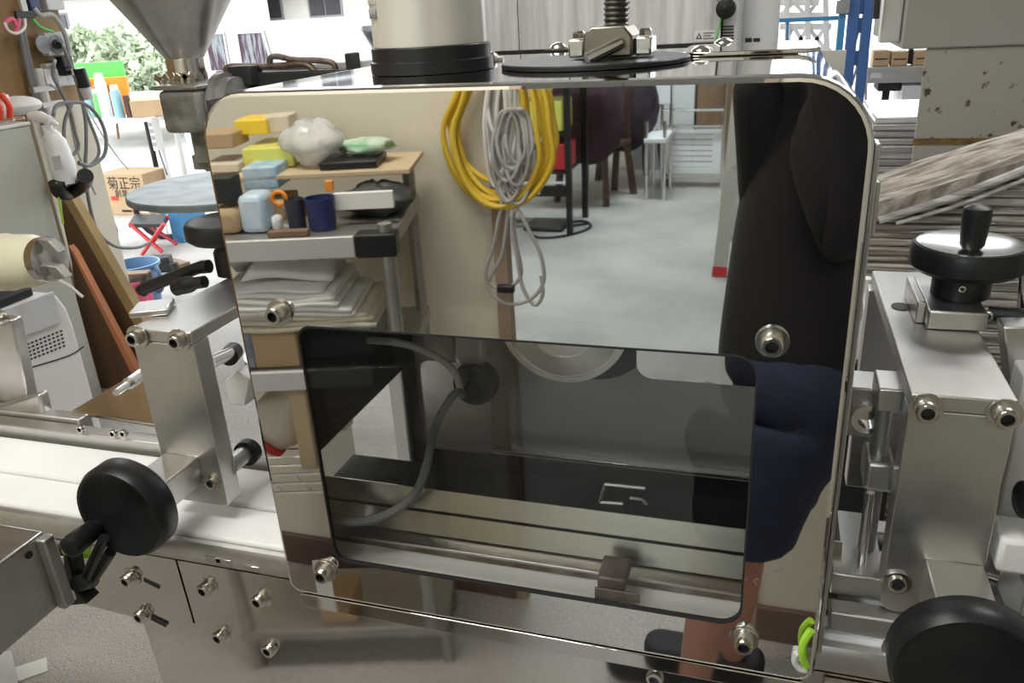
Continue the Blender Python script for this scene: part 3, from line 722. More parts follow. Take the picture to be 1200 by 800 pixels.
# leaning boards
def lean(name, q, th, m1, label, med=None):
    a, b, c, d = q           # four corners, faces the camera
    a, b, c, d = map(lambda v: np.asarray(v, float), q)
    n_ = unit(np.cross(b-a, d-a))
    vs = [a, b, c, d]+[v+n_*th for v in (a, b, c, d)]
    return single(name, MB().add(vs, [(0,1,2,3),(7,6,5,4),(0,4,5,1),(1,5,6,2),(2,6,7,3),(3,7,4,0)]), m1, label, 'board')
yb0 = cy+.22
t = thing('leaning_panel', 'dark brown board with a pale edge leaning behind the cabinet', 'board', at(205, 440, yb0+.5)*V(1, 1, 0))
A, B = at(76, 232, yb0), at(262, 470, yb0+.0)
A2, B2 = at(88, 232, yb0+.02), at(275, 465, yb0+.02)
C_, D_ = at(60, 260, yb0+.35), at(150, 500, yb0+.2)
pn = MB().add([at(72, 232, yb0), at(158, 360, yb0), at(210, 470, yb0), at(120, 470, yb0), at(74, 262, yb0)]+[v+V(0, .03, 0) for v in (at(72, 232, yb0), at(158, 360, yb0), at(210, 470, yb0), at(120, 470, yb0), at(74, 262, yb0))],
              [(0,1,2,3,4),(9,8,7,6,5),(0,5,6,1),(1,6,7,2),(2,7,8,3),(3,8,9,4),(4,9,5,0)])
obj('board_face', pn, M['board_face'], t)
e0, e1, e2, e3 = at(70, 226, yb0-.012), at(80, 226, yb0-.012), at(222, 470, yb0-.012), at(208, 470, yb0-.012)
obj('board_edge', MB().add([e0, e1, e2, e3]+[v+V(0, .045, 0) for v in (e0, e1, e2, e3)], [(0,1,2,3),(7,6,5,4),(0,4,5,1),(1,5,6,2),(2,6,7,3),(3,7,4,0)]), M['board_edge'], t)
y1 = yb0-.10
c5 = [at(82, 292, y1), at(88, 297, y1), at(168, 470, y1), at(105, 470, y1)]
t = thing('narrow_board', 'brown board with an orange edge leaning against the grey cabinet', 'board', at(140, 465, y1)*V(1, 1, 0))
obj('board_face', MB().add(c5+[v+V(0, .02, 0) for v in c5], [(0,1,2,3),(7,6,5,4),(0,4,5,1),(1,5,6,2),(2,6,7,3),(3,7,4,0)]), M['board_face'], t)
c5 = [at(80, 288, y1-.01), at(86, 295, y1-.01), at(166, 446, y1-.01), at(158, 446, y1-.01)]
obj('board_edge', MB().add(c5+[v+V(0, .03, 0) for v in c5], [(0,1,2,3),(7,6,5,4),(0,4,5,1),(1,5,6,2),(2,6,7,3),(3,7,4,0)]), M['orange_wood'], t)
# ivory cylinder with steel clamp
Yi = .62
iv = thing('ivory_cylinder', 'ivory plastic cylinder with a steel clip end above the white unit', 'cylinder', at(10, 335, Yi))
i0, i1 = at(-60, 312, Yi), at(52, 304, Yi)
ax_ = unit(i1-i0); Li = np.linalg.norm(i1-i0); ri = np.linalg.norm(at(10, 275, Yi)-at(10, 334, Yi))/2
obj('body', MB().lathe([(ri, 0), (ri, Li*.60), (ri*1.02, Li*.64), (ri*.97, Li*.68), (ri*.90, Li*.9), (ri*.72, Li*.985)], i0, ax_, n=36), M['ivory'], iv)
obj('end_ring', MB().lathe([(ri*.74, Li*.985), (ri*.78, Li*.99), (ri*.78, Li*1.06), (ri*.6, Li*1.07)], i0, ax_, n=36), M['chrome'], iv)
for dz in (.55, -.35):
    e = i0+ax_*Li*1.06+V(0, -.02, ri*dz)
    obj('clip', MB().add([e+V(*v) for v in ((0,0,.014),(.03,0,.012),(.048,0,-.012),(.02,0,-.014),(0,.02,.014),(.03,.02,.012),(.048,.02,-.012),(.02,.02,-.014))], [(0,1,2,3),(7,6,5,4),(0,4,5,1),(1,5,6,2),(2,6,7,3),(3,7,4,0)]), M['steel_dark'], iv, bev=.002)
im = at(-175, 320, Yi)
obj('mount_post', MB().cyl((im[0], Yi, 0), (im[0], Yi, im[2]+.05), .03, n=16), M['steel'], iv)
obj('mount_arm', MB().cyl((im[0], Yi, im[2]), i0, .02, n=16), M['steel'], iv)
# white unit with perforated vent
XU = -2.20
ue = atx(112, 470, XU); Yu = ue[1]                # far edge of the side that faces the machine
zt = atx(70, 338, XU)[2]
wu = thing('white_unit', 'white plastic appliance with a perforated vent at the left edge', 'appliance', (XU-.2, Yu-.3, 0))
obj('body', MB().prism([(Yu-.55, .0), (Yu, .0), (Yu, zt-.13), (Yu-.008, zt-.07), (Yu-.03, zt-.02), (Yu-.06, zt), (Yu-.55, zt)], 'x', XU-.42, XU), M['white'], wu, bev=.014, seg=3)
fp4 = [atx(-60, 384, XU), atx(60, 341, XU), atx(69, 378, XU), atx(-60, 424, XU)]
obj('lid', MB().prism([(q[1], q[2]) for q in fp4], 'x', XU+.001, XU+.012), M['grey_light'], wu, bev=.003)
vn = MB()
for i in range(9):
    for j in range(5):
        c_ = atx(33+i*4.8+j*.9, 403-i*1.9+j*4.4, XU+.001); vn.obox(c_, (.002, .0085, .0055))
tag(obj('vent_holes', vn, M['dark_cavity'], wu), kind='stuff')
obj('front_seam', MB().tube([atx(34, 431, XU+.001), atx(80, 417, XU+.001), atx(98, 406, XU+.001)], .0022, 6, 3), M['black_matt'], wu)
obj('top_tray', MB().box(XU-.36, XU-.03, Yu-.5, Yu-.09, zt+.0005, zt+.03), M['black_matt'], wu, bev=.006)
cbm = MB().tube([at(34, 327, Yu-.14), at(40, 337, Yu-.14), at(55, 325, Yu-.14), at(78, 333, Yu-.14), at(97, 348, Yu-.14)], .0045, 8, 4)
single('white_lead', cbm, M['cord_white'], 'short white wire lead with bare ends on the white unit', 'wire')
single('blue_tie', MB().tube([at(38, 322, Yu-.14), at(50, 320, Yu-.13), at(62, 324, Yu-.14)], .007, 8, 3), M['blue'], 'blue twist of cord beside the white wire lead', 'cord')

# ================================================================ wall fittings on the plywood post
def onwall(px, py, d=0): 
    return atx(px, py, WX+d)
def wallbox(name, quad, depth, m, label, cat, bev=.004, parent=None, group=None):
    P_ = [onwall(*q) for q in quad]; ys = [p[1] for p in P_]; zs = [p[2] for p in P_]
    mb = MB().box(WX+.002, WX+depth, min(ys), max(ys), min(zs), max(zs))
    if parent: return obj(name, mb, m, parent, bev=bev)
    t = thing(name, label, cat, (WX, (min(ys)+max(ys))/2, min(zs)), group=group)
    obj('housing', mb, m, t, bev=bev); return t
t = wallbox('breaker', ((20, -6), (38, 19)), .06, M['navy'], 'dark blue breaker switch on the plywood wall', 'breaker')
obj('toggle', MB().obox(onwall(27, 6, .066), (.014, .03, .05)), M['grey_light'], t, bev=.002)
obj('terminal', MB().obox(onwall(29, 17, .066), (.012, .10, .03)), M['black'], t, bev=.002)
t = wallbox('junction_box', ((41, -10), (67, 12)), .05, M['grey_light'], 'pale grey junction box at the top of the plywood wall', 'junction box')
t = wallbox('double_outlet', ((42, 39), (73, 64)), .045, M['grey_mid'] if 0 else M['grey_light'], 'grey double outlet box with a black plug in it', 'outlet')
for px in (50, 66):
    c_ = onwall(px, 52, .046); obj('outlet_face', MB().cyl(c_, c_+V(.006, 0, 0), .04, n=20), M['grey_mid'], t)
obj('plug', MB().cyl(onwall(66, 52, .053), onwall(69, 53, .10), .022, .014, n=16), M['black'], t)
t = wallbox('lower_outlet', ((45, 75), (84, 99)), .045, M['grey_light'], 'lower grey outlet box with a black adaptor plugged in', 'outlet')
obj('adaptor', MB().obox(onwall(76, 77, .07), (.05, .06, .085)), M['black'], t, bev=.006)
for px, py in ((58, 90), (72, 90)): obj('outlet_face', MB().obox(onwall(px, py, .048), (.006, .05, .07)), M['white'], t, bev=.003)
t = thing('strip_mount', 'pale vertical conduit bracket on the plywood wall', 'conduit', onwall(55, 130))
obj('pipe', MB().tube([onwall(44, 80, .03), onwall(50, 105, .03), onwall(58, 135, .03), onwall(66, 180, .03), onwall(76, 245, .03)], .02, 10, 2), M['cord_white'], t)
for px, py in ((50, 104), (60, 122)): obj('clip', MB().obox(onwall(px, py, .035), (.03, .12, .025)), M['white'], t, bev=.003)
for k, (x_, lab) in enumerate(((22, 'left'), (26, 'right'))):
    single('wall_conduit', MB().tube([onwall(x_+1, 36, .035), onwall(x_+8, 70, .035), onwall(x_+18, 110, .035), onwall(x_+26, 135, .035), onwall(x_+32, 160, .035)], .011, 8, 3), M['cord_grey'], 'dark grey cable clipped down the plywood wall, %s of the pair' % lab, 'cable', 'cable pair on plywood wall')
single('red_white_wire', MB().tube([onwall(23, 22, .09), onwall(18, 38, .09), onwall(9, 36, .09), onwall(6, 27, .09), onwall(14, 22, .09), onwall(20, 32, .09)], .009, 8, 4), M['pink'], 'pink wire looped beneath the breaker', 'wire')
single('white_wire_loop', MB().tube([onwall(29, 22, .10), onwall(29, 32, .11), onwall(20, 39, .11), onwall(10, 36, .11), onwall(5, 26, .11)], .006, 8, 4), M['cord_white'], 'white wire loop beneath the breaker', 'wire')
single('green_wire', MB().tube([onwall(38, 22, .07), onwall(48, 32, .07), onwall(62, 37, .07)], .006, 8, 3), M['green'], 'thin green wire above the double outlet', 'wire')
single('grey_hose', MB().tube([onwall(40, 10, .06), onwall(48, 18, .07), onwall(60, 17, .07), onwall(70, 28, .07), onwall(78, 46, .07), onwall(82, 68, .07)], .011, 8, 4), M['cord_lgrey'], 'pale grey flexible conduit bending past the junction box', 'conduit')
# hanging cable coils below the outlets
def hang(name, pl, r, m, label, X=WX+.14, group='cables hanging from the outlets'):
    return single(name, MB().tube([atx(pl[0][0], pl[0][1], WX+.006)]+[atx(x, y, X) for x, y in pl], r*.62, 8, 5), m, label, 'cable', group)
hang('power_cable', [(74, 54), (80, 70), (88, 90), (96, 118), (104, 140), (112, 160), (116, 180), (106, 193), (92, 192)], .012, M['cord_grey'], 'grey cable hanging from the plug in a long sweep')
hang('power_cable', [(64, 72), (62, 88), (72, 108), (82, 130), (88, 155), (92, 172), (84, 181), (76, 166), (76, 142), (84, 122)], .013, M['cord_grey'], 'grey cable hanging in a narrow loop', WX+.20)
hang('power_cable', [(62, 138), (66, 124), (80, 120), (100, 122), (116, 138), (124, 160), (122, 182), (106, 194), (92, 190)], .013, M['cord_grey'], 'thick dark cable coil hanging widest to the right', WX+.26)
hang('power_cable', [(86, 86), (94, 110), (100, 140), (101, 170), (100, 200), (104, 235), (114, 270), (134, 288), (160, 290), (176, 284)], .013, M['cord_grey'], 'dark cable dropping to the yard floor')
hang('thin_lead', [(84, 80), (90, 100), (104, 130), (120, 158), (138, 184), (150, 198)], .006, M['cord_white'], 'thin white lead slanting towards the table')
hang('thin_lead', [(60, 100), (72, 110), (80, 130), (88, 168), (98, 196), (112, 228)], .008, M['cord_lgrey'], 'pale grey lead behind the cable coils', WX+.1)
p = atx(97, 96, WX+.16)
t = thing('cable_connector', 'black cable connector hanging among the cables', 'connector', p)
obj('body', MB().cyl(atx(92, 80, WX+.16), atx(99, 102, WX+.16), .028, .03, n=14), M['black'], t)
obj('collar', MB().cyl(atx(99, 102, WX+.16), atx(104, 116, WX+.16), .026, .022, n=14), M['grey_light'], t)
# short beige wall piece and drain pipe under the outlets
single('beige_panel', MB().box(WX+.003, WX+.03, atx(70, 190, WX)[1]-.12, WY, 0, atx(72, 124, WX)[2]), M['beige'], 'low beige panel under the wall outlets', 'panel', bev=.003)

# ================================================================ things at the open side
def table_pt(px, py, z): return atz(px, py, z)
tp0, tp1 = table_pt(92, 142, .80), table_pt(186, 136, .80)
tdir = unit(tp1-tp0); tn = V(-tdir[1], tdir[0], 0)
wt = thing('folding_table', 'white topped workbench at the open side carrying cans and boxes', 'table', tp0*V(1, 1, 0))
cs = [tp0-tdir*.3, tp1+tdir*.02, tp1+tdir*.02+tn*.55, tp0-tdir*.3+tn*.55]
obj('table_top', MB().prism([(c[0], c[1]) for c in cs], 'z', .76, .80), M['white_paint'], wt, bev=.004)
for c, m_ in ((tp1-tdir*.04+tn*.03, 'white_paint'), (tp1-tdir*.04+tn*.50, 'white_paint'), (tp0+tdir*.38+tn*.50, 'black'), (tp0-tdir*.2+tn*.03, 'white_paint')):
    obj('leg', MB().cyl(c*V(1, 1, 0), c*V(1, 1, 0)+V(0, 0, .76), .024, n=10), M[m_], wt)
ps = thing('power_strip', 'pale power strip fixed down the workbench leg', 'power strip', table_pt(180, 180, .5))
ca = tp1-tdir*.01
s0, s1 = at(177, 137, ca[1]-.06), at(186, 176, ca[1]-.06)
obj('body', MB().bar(s0, s1, .045, .07, (0, 1, 0)), M['cord_white'], ps, bev=.005)
for k in range(4):
    q_ = s0+(s1-s0)*(.2+.2*k); obj('socket', MB().obox(q_+V(.0, -.036, 0), (.034, .01, .034)), M['grey_mid'], ps)
single('strip_lead', MB().tube([s1, at(190, 188, ca[1]-.05), at(196, 205, ca[1]-.04)], .008, 6, 3), M['cord_grey'], 'dark lead hanging out of the power strip', 'cable')
def ontable(px, back): 
    p_ = table_pt(px, 139, .80); return p_+tn*back
zt_ = .8005
def canobj(px, back, r, h, m, label, capm='white', cat='spray can'):
    p_ = ontable(px, back); t_ = thing('spray_can' if cat == 'spray can' else 'bottle', label, cat, p_*V(1, 1, 0)+V(0, 0, zt_), group='cans on the workbench')
    obj('body', MB().lathe([(r, 0), (r, h*.78), (r*.8, h*.84)], (0, 0, .0), n=20), M[m], t_, local=True)
    obj('cap', MB().lathe([(r*.78, h*.842), (r*.78, h*.97), (r*.6, h)], (0, 0, 0), n=20), M[capm], t_, local=True)
canobj(103, .08, .045, .30, 'teal', 'pale blue can with a black cap at the left end of the row', 'black')
canobj(116, .06, .035, .24, 'green', 'green and red printed can in the row')
canobj(126, .02, .045, .37, 'white', 'tall white can with a purple band in the middle of the row')
canobj(139, .05, .042, .27, 'teal', 'lilac and white can at the right of the row')
def bench_box(name, px0, px1, ztop_px, back, dep, m, label, cat='box'):
    a, b = ontable(px0, back), ontable(px1, back)
    w_ = np.linalg.norm(b-a); h_ = at(px0, ztop_px, a[1])[2]-.80
    t_ = (a+b)/2
    mb = MB().obox((t_[0], t_[1]+dep/2, .80+h_/2+.0005), (w_, dep, h_), rz=math.atan2(tdir[1], tdir[0]))
    return single(name, mb, m, label, cat, bev=.004)
bench_box('green_carton', 90, 131, 74, .30, .06, M['green'], 'bright green sheet box behind the cans')
bench_box('orange_carton', 97, 137, 92, .20, .06, M['orange'], 'orange and yellow carton behind the cans')
bench_box('picture_carton', 107, 122, 100, .13, .05, mat('printed_carton', (.35, .3, .12), .5, col2=(.45, .08, .10), scale=14), 'red and green printed carton between two cans')
cbx = bench_box('open_carton', 150, 181, 118, .12, .22, M['card'], 'open cardboard carton at the right end of the workbench')
bench_box('white_carton', 143, 190, 108, .40, .12, M['white'], 'white carton at the back of the workbench')
bench_box('cup_stack', 146, 150, 112, .05, .05, M['wood_dark'], 'dark narrow carton beside the open cardboard carton')
# box with brush lettering
kp = atz(150, 252, 0); kd = kp[1]
k0, k1 = at(124, 247, kd), at(175, 244, kd)
kh = at(150, 204, kd)[2]
kb = thing('sake_carton', 'brown cardboard carton with brush lettering on the yard floor', 'carton', ((k0[0]+k1[0])/2, kd+.15, 0))
obj('carton_body', MB().box(k0[0], k1[0], kd, kd+.32, 0.0, kh), M['card'], kb, bev=.004)
R90 = (math.radians(90), 0, 0)
wk = k1[0]-k0[0]
text('lettering', '菊正宗', M['print_black'], kb, ((k0[0]+k1[0])/2+.03, kd-.002, kh*.76), wk*.25, R90)
text('lettering', '創業', M['print_black'], kb, ((k0[0]+k1[0])/2-.02, kd-.002, kh*.52), wk*.15, R90)
obj('red_seal', MB().box(k0[0]+wk*.20, k0[0]+wk*.36, kd-.003, kd-.001, kh*.36, kh*.46), M['print_red'], kb)
obj('red_seal', MB().box(k0[0]+wk*.62, k0[0]+wk*.80, kd-.003, kd-.001, kh*.06, kh*.16), M['print_red'], kb)
obj('print_line', MB().box(k0[0]+wk*.38, k0[0]+wk*.60, kd-.003, kd-.001, kh*.08, kh*.13), M['print_black'], kb)
# round galvanised table
tc_ = atz(268, 216, .85); tl = atz(140, 219, .85); rt = .80*np.linalg.norm((tl-tc_)[:2])
rtb = thing('round_table', 'round galvanised metal table top beyond the steel cover', 'table', tc_*V(1, 1, 0))
obj('table_top', MB().lathe([(rt-.01, .822), (rt, .826), (rt, .846), (rt-.006, .852), (.01, .852)], tc_*V(1, 1, 0), n=64), M['galv'], rtb)
obj('pedestal', MB().cyl(tc_*V(1, 1, 0)+V(.1, .1, .03), tc_*V(1, 1, 0)+V(.1, .1, .822), .04, n=16), M['steel_dark'], rtb)
obj('foot', MB().cyl(tc_*V(1, 1, 0)+V(.1, .1, 0), tc_*V(1, 1, 0)+V(.1, .1, .03), .22, n=24), M['steel_dark'], rtb)
for px, py in ((191, 228), (214, 236)): pass
# red folding stool
sp = atz(168, 300, 0); Ys = sp[1]
st = thing('folding_stool', 'red legged folding stool with a dark seat under the round table', 'stool', at(188, 300, Ys)*V(1, 1, 0))
def S_(x, y, d=0): return at(x, y, Ys+d)
obj('seat', MB().add([S_(150, 262), S_(190, 262), S_(196, 252, .3), S_(158, 250, .3)]+[v-V(0, 0, .03) for v in (S_(150, 262), S_(190, 262), S_(196, 252, .3), S_(158, 250, .3))], [(0,1,2,3),(7,6,5,4),(0,4,5,1),(1,5,6,2),(2,6,7,3),(3,7,4,0)]), M['black'], st, bev=.005)
for a, b, d in (((152, 262), (190, 295), 0), ((192, 262), (167, 300), 0), ((160, 254), (208, 290), .28), ((197, 254), (180, 290), .28)):
    obj('leg', MB().cyl(S_(*a, d), S_(*b, d)*V(1, 1, 0)+V(0, 0, max(S_(*b, d)[2], .012)), .014, n=8), M['red'], st)
# bicycle wheel and blue leg behind the stool
bw = thing('bicycle_wheel', 'dark bicycle wheel behind the red stool', 'wheel', S_(194, 285, .45)*V(1, 1, 0))
wc = S_(194, 262, .45); wr = max(.2, wc[2]-.005)
wr = min(wr, .21); wc[2] = wr+.012
obj('tyre', MB().tube([wc+V(wr*math.cos(a), .25*wr*math.cos(a), wr*math.sin(a)) for a in np.linspace(0, 2*math.pi, 25)[:-1]], .022, 8, 1, True), M['black_matt'], bw)
for k in range(6):
    a = k*math.pi/6; dv = V(wr*math.cos(a), .25*wr*math.cos(a), wr*math.sin(a)); obj('spoke', MB().cyl(wc-dv, wc+dv, .003, n=6), M['chrome'], bw)
obj('hub', MB().cyl(wc-V(0, .06, 0), wc+V(0, .06, 0), .03, n=14), M['steel_dark'], bw)
single('blue_crate', MB().box(S_(207, 300, .35)[0], S_(219, 300, .35)[0], S_(0, 0, .35)[1], S_(0, 0, .35)[1]+.3, 0, .36).box(S_(207, 300, .35)[0]-.02, S_(225, 300, .35)[0], S_(0, 0, .35)[1]-.02, S_(0, 0, .35)[1]+.32, .36, .39), M['blue_light'], 'bright blue metal stand beside the red stool', 'stand', bev=.004)
# buckets
def bucket(px, py, wpx, m, label, h):
    p_ = atz(px, py, h); r_ = np.linalg.norm(atz(px+wpx/2, py, h)-p_)
    t_ = thing('bucket', label, 'bucket', p_*V(1, 1, 0), group='plastic buckets')
    obj('tub', MB().lathe([(.01, 0), (r_*.74, 0), (r_*.94, h*.93), (r_*1.03, h*.93), (r_*1.04, h), (r_*.95, h), (r_*.72, .015), (.01, .012)], (0, 0, 0), n=32), M[m], t_, local=True)
    obj('handle', MB().tube([(r_*1.0, 0, h*.93), (r_*1.18, 0, h*.80), (r_*1.16, 0, h*.45), (r_*.9, 0, h*.35)], .012, 8, 4), M[m], t_, local=True)
    return t_, p_, r_
bucket(157, 308, 50, 'blue_bucket', 'blue plastic bucket with a side handle behind the pink one', .26)
b_, p_, r_ = bucket(150, 327, 41, 'pink', 'pink plastic bucket holding a brown scrubbing brush', .22)
br = thing('scrub_brush', 'brown scrubbing brush lying in the pink bucket', 'brush', p_*V(1, 1, 0)+V(0, 0, .2))
obj('bristles', MB().obox(p_*V(1, 1, 0)+V(.03, 0, .225), (.19, .10, .05), rz=.3), mat('bristle', (.10, .075, .06), .9, noise=.6, scale=60), br, bev=.012)
obj('handle', MB().obox(p_*V(1, 1, 0)+V(.03, 0, .256), (.20, .07, .012), rz=.3), M['wood_brown'], br, bev=.003)
obj('water', MB().cyl(p_*V(1, 1, 0)+V(0, 0, .10), p_*V(1, 1, 0)+V(0, 0, .199), r_*.80, r_*.90, n=28), mat('grey_water', (.22, .2, .2), .1), b_.children[0] if False else b_, label='grey water')
# small blue crate and brown plank on the yard floor
bl_ = atz(112, 300, 0)
single('blue_bag', MB().ball(bl_*V(1, 1, 0)+V(0, .1, .16), .13, 14, 8, (1, .8, 1.2)), M['blue'], 'crumpled blue bag left of the buckets', 'bag')
q0, q1 = atz(174, 302, .02), atz(216, 311, .02)
single('floor_plank', MB().bar(q0, q1, .09, .03), M['wood_brown'], 'brown plank lying on the floor below the red stool', 'plank')
q0 = atz(192, 317, 0)
single('black_clamp', MB().obox(q0+V(0, 0, .05), (.12, .10, .1), rz=.4).obox(q0+V(.06, 0, .03), (.10, .05, .06), rz=.2), M['black'], 'small black block on the floor beside the buckets', 'block', bev=.01)

# ================================================================ hopper filler
Yh = 1.3
hp = thing('hopper_filler', 'stainless cone hopper on a worn grey cast iron pump', 'filling machine', at(250, 200, Yh)*V(1, 1, 0))
hc = at(219, 80, Yh); rn = (at(239, 80, Yh)[0]-at(200, 80, Yh)[0])/2*.93
zn0, zn1 = at(219, 101, Yh)[2], at(219, 68, Yh)[2]
slope_r = (at(272, 0, Yh)[0]-at(125, 0, Yh)[0])/2*.76; dzc = at(200, 0, Yh)[2]-zn1
k_ = (slope_r-rn)/dzc
obj('cone', MB().lathe([(rn, 0), (rn+k_*.32, .32), (rn+k_*.32+.006, .325), (rn+k_*.32-.004, .326), (rn-.003, .002)], V(hc[0], Yh, zn1), n=48, closed=True), M['steel'], hp)
obj('neck', MB().lathe([(rn*1.02, 0), (rn*1.02, zn1-zn0)], V(hc[0], Yh, zn0), n=32), M['chrome'], hp)
g = lambda x, y, d=0: at(x, y, Yh+d)
x0_, x1_ = g(181, 100, -.10)[0], g(229, 100, -.10)[0]; z0_, z1_ = g(184, 157, -.10)[2], g(181, 107, -.10)[2]
obj('pump_body', MB().box(x0_, x1_, Yh-.10, Yh+.14, z0_, z1_), M['cast'], hp, bev=.014, seg=3)
obj('pump_lid', MB().box(x0_-.004, x1_+.006, Yh-.106, Yh+.146, z1_+.001, z1_+.012), M['steel_dark'], hp, bev=.004)
zm = (z0_+z1_)/2+.01
obj('pump_head', MB().lathe([(.078, 0), (.078, .02), (.066, .022), (.066, .05), (.04, .055)], V(x1_+.0005, Yh, zm), (1, 0, 0), n=32), M['cast'], hp)
obj('head_nut', MB().lathe([(.022, 0), (.022, .02), (.010, .022), (.010, .012)], V(x1_+.056, Yh, zm), (1, 0, 0), n=16), M['screw'], hp)
obj('drive_box', MB().box(x1_+.02, x1_+.34, Yh+.06, Yh+.16, zm-.07, zm+.07), M['dark_cavity'], hp, bev=.006)
obj('pump_foot', MB().box(g(223, 160, -.05)[0], g(243, 160, -.05)[0], Yh-.05, Yh+.05, g(230, 188)[2], z0_+.005), M['cast'], hp, bev=.004)
obj('foot_arm', MB().box(g(228, 160)[0], g(330, 160)[0], Yh-.03, Yh+.03, g(230, 188)[2]-.02, g(230, 188)[2]+.02), M['cast'], hp, bev=.004)
obj('stand', MB().box(g(300, 260)[0], g(360, 260)[0], Yh-.06, Yh+.08, 0, g(230, 188)[2]-.021), M['grey_paint'], hp, bev=.006)
for px in (190, 214, 222):
    w0 = g(px, 95, -.06); w0[2] = z1_+.0125
    obj('wing_nut', MB().lathe([(.009, 0), (.009, .012), (.005, .016)], w0, n=12).obox(w0+V(-.012, 0, .016), (.018, .005, .016), ry=.5).obox(w0+V(.012, 0, .016), (.018, .005, .016), ry=-.5), M['screw'], hp)
# white frame rail with rusty bent rods at its side
fr = thing('frame_rail', 'white machine rail with rusty bent rods left of the motor', 'rail', at(340, 92, Yh)*V(1, 1, 0))
r0, r1 = at(262, 92, Yh+.15), at(440, 80, Yh+.15)
obj('rail', MB().bar(r0, r1, .06, .045), M['grey_light'], fr, bev=.003)
obj('rail_post', MB().box(r1[0]-.06, r1[0], Yh+.12, Yh+.18, 0, r1[2]-.024), M['grey_light'], fr, bev=.003)
obj('rail_post', MB().box(r0[0]+.04, r0[0]+.10, Yh+.12, Yh+.18, 0, r0[2]-.024), M['grey_light'], fr, bev=.003)
rr = lambda x, y: at(x, y, Yh+.08)
obj('bent_rod', MB().tube([rr(372, 90), rr(366, 80), rr(355, 75), rr(330, 77), rr(300, 78), rr(272, 78), rr(263, 82)], .009, 8, 4), M['rust'], fr)
obj('bent_rod', MB().tube([rr(394, 84), rr(390, 74), rr(375, 71), rr(345, 70), rr(325, 66), rr(317, 68), rr(316, 76)], .008, 8, 4), M['rust'], fr)
obj('dark_clamp', MB().obox(at(288, 88, Yh+.06), (.07, .06, .05)), M['dark_cavity'], fr, bev=.004)
obj('dark_clamp', MB().obox(at(414, 76, Yh+.10), (.02, .05, .06)), M['dark_cavity'], fr, bev=.004)
# ================================================================ behind the cover: grey panel machine
Yp = 2.6
pnl = thing('panel_machine', 'tall machine with a grey streaked steel front behind the cover', 'machine', (at(700, 60, Yp)[0], Yp+.3, 0))
xa, xb = at(500, 30, Yp)[0], at(845, 30, Yp)[0]
zp0 = at(810, 51, Yp)[2]
M['streak'] = mat('streaked_galvanised', (.84, .85, .86), .5, .0, noise=.30, scale=30, stretch=(1, 1, .06))
nseam = 3
for k in range(nseam):
    a = xa+(xb-xa)*k/nseam; b = xa+(xb-xa)*(k+1)/nseam
    obj('front_panel', MB().box(a+.0015, b-.0015, Yp, Yp+.02, zp0-.0, 2.0), M['streak'], pnl, bev=.002)
obj('body', MB().box(xa+.003, xb-.003, Yp+.021, Yp+.6, 0, 2.0), M['grey_mid'], pnl)
obj('bottom_rail', MB().box(xa, xb, Yp-.004, Yp+.0205, zp0-.02, zp0-.001), M['black_matt'], pnl)
obj('lower_panel', MB().box(xa, xb, Yp, Yp+.0205, .05, zp0-.021), M['streak'], pnl)
w0, w1 = at(814, 36, Yp-.002), at(838, 48, Yp-.002)
wl = obj('warning_plate', MB().box(w0[0], w1[0], Yp-.003, Yp-.0005, w1[2], w0[2]), M['white'], pnl)
wh = w0[2]-w1[2]; tx = w0[0]+.3*wh+.005; tz = (w0[2]+w1[2])/2
obj('warning_triangle', MB().frame([(tx-.3*wh, tz-.25*wh), (tx+.3*wh, tz-.25*wh), (tx, tz+.3*wh)], [(tx-.17*wh, tz-.17*wh), (tx+.17*wh, tz-.17*wh), (tx, tz+.14*wh)], 'y', Yp-.0045, Yp-.003), M['print_black'], wl)
for k in range(3):
    obj('print_line', MB().box(tx+.42*wh, w1[0]-.004-.01*(k % 2), Yp-.0045, Yp-.003, tz+(.24-.24*k)*wh-.0022, tz+(.24-.24*k)*wh+.0022), M['print_grey'], wl)
# side column with roller and vents
xc = at(863, 30, Yp)[0]
obj('side_column', MB().box(xb+.002, xc, Yp+.05, Yp+.55, 0, 2.0), M['grey_light'], pnl, bev=.003)
rc = at(851, 10, Yp+.0)
obj('roller', MB().lathe([(.034, .03), (.034, -.03), (.026, -.032), (.012, -.033), (.011, -.05), (.004, -.052)], rc, (0, 1, 0), n=28), M['black'], pnl)
obj('roller_arm', MB().cyl(rc+V(0, -.02, 0), at(840, -6, Yp-.01), .010, n=10), M['steel_dark'], pnl)
for k in range(6):
    v = at(853, 31+k*3.6, Yp+.048); obj('vent_slot', MB().obox(v, (.042, .004, .0055)), M['dark_cavity'], pnl)
obj('green_wire', MB().tube([at(845, 22, Yp-.005), at(842, 36, Yp-.012), at(838, 52, Yp-.005)], .003, 6, 3), M['green'], pnl)
# white tank
Yt = 3.1
wt0 = at(888, 50, Yt); rtk = (at(912, 40, Yt)[0]-at(865, 40, Yt)[0])/2
tk = thing('white_tank', 'white cylindrical tank with small vents beside the panel machine', 'tank', (wt0[0], Yt+rtk, 0))
obj('shell', MB().lathe([(rtk, 0), (rtk, 2.0), (rtk*.8, 2.06), (.02, 2.08)], (0, 0, 0), n=40), M['white_paint'], tk, local=True)
for k in range(4):
    for j in (-1, 1):
        obj('vent_slot', MB().obox(at(878+j*4.8+4, 46+k*1.9-.5, Yt+.004), (.026, .012, .006)), M['dark_cavity'], tk)
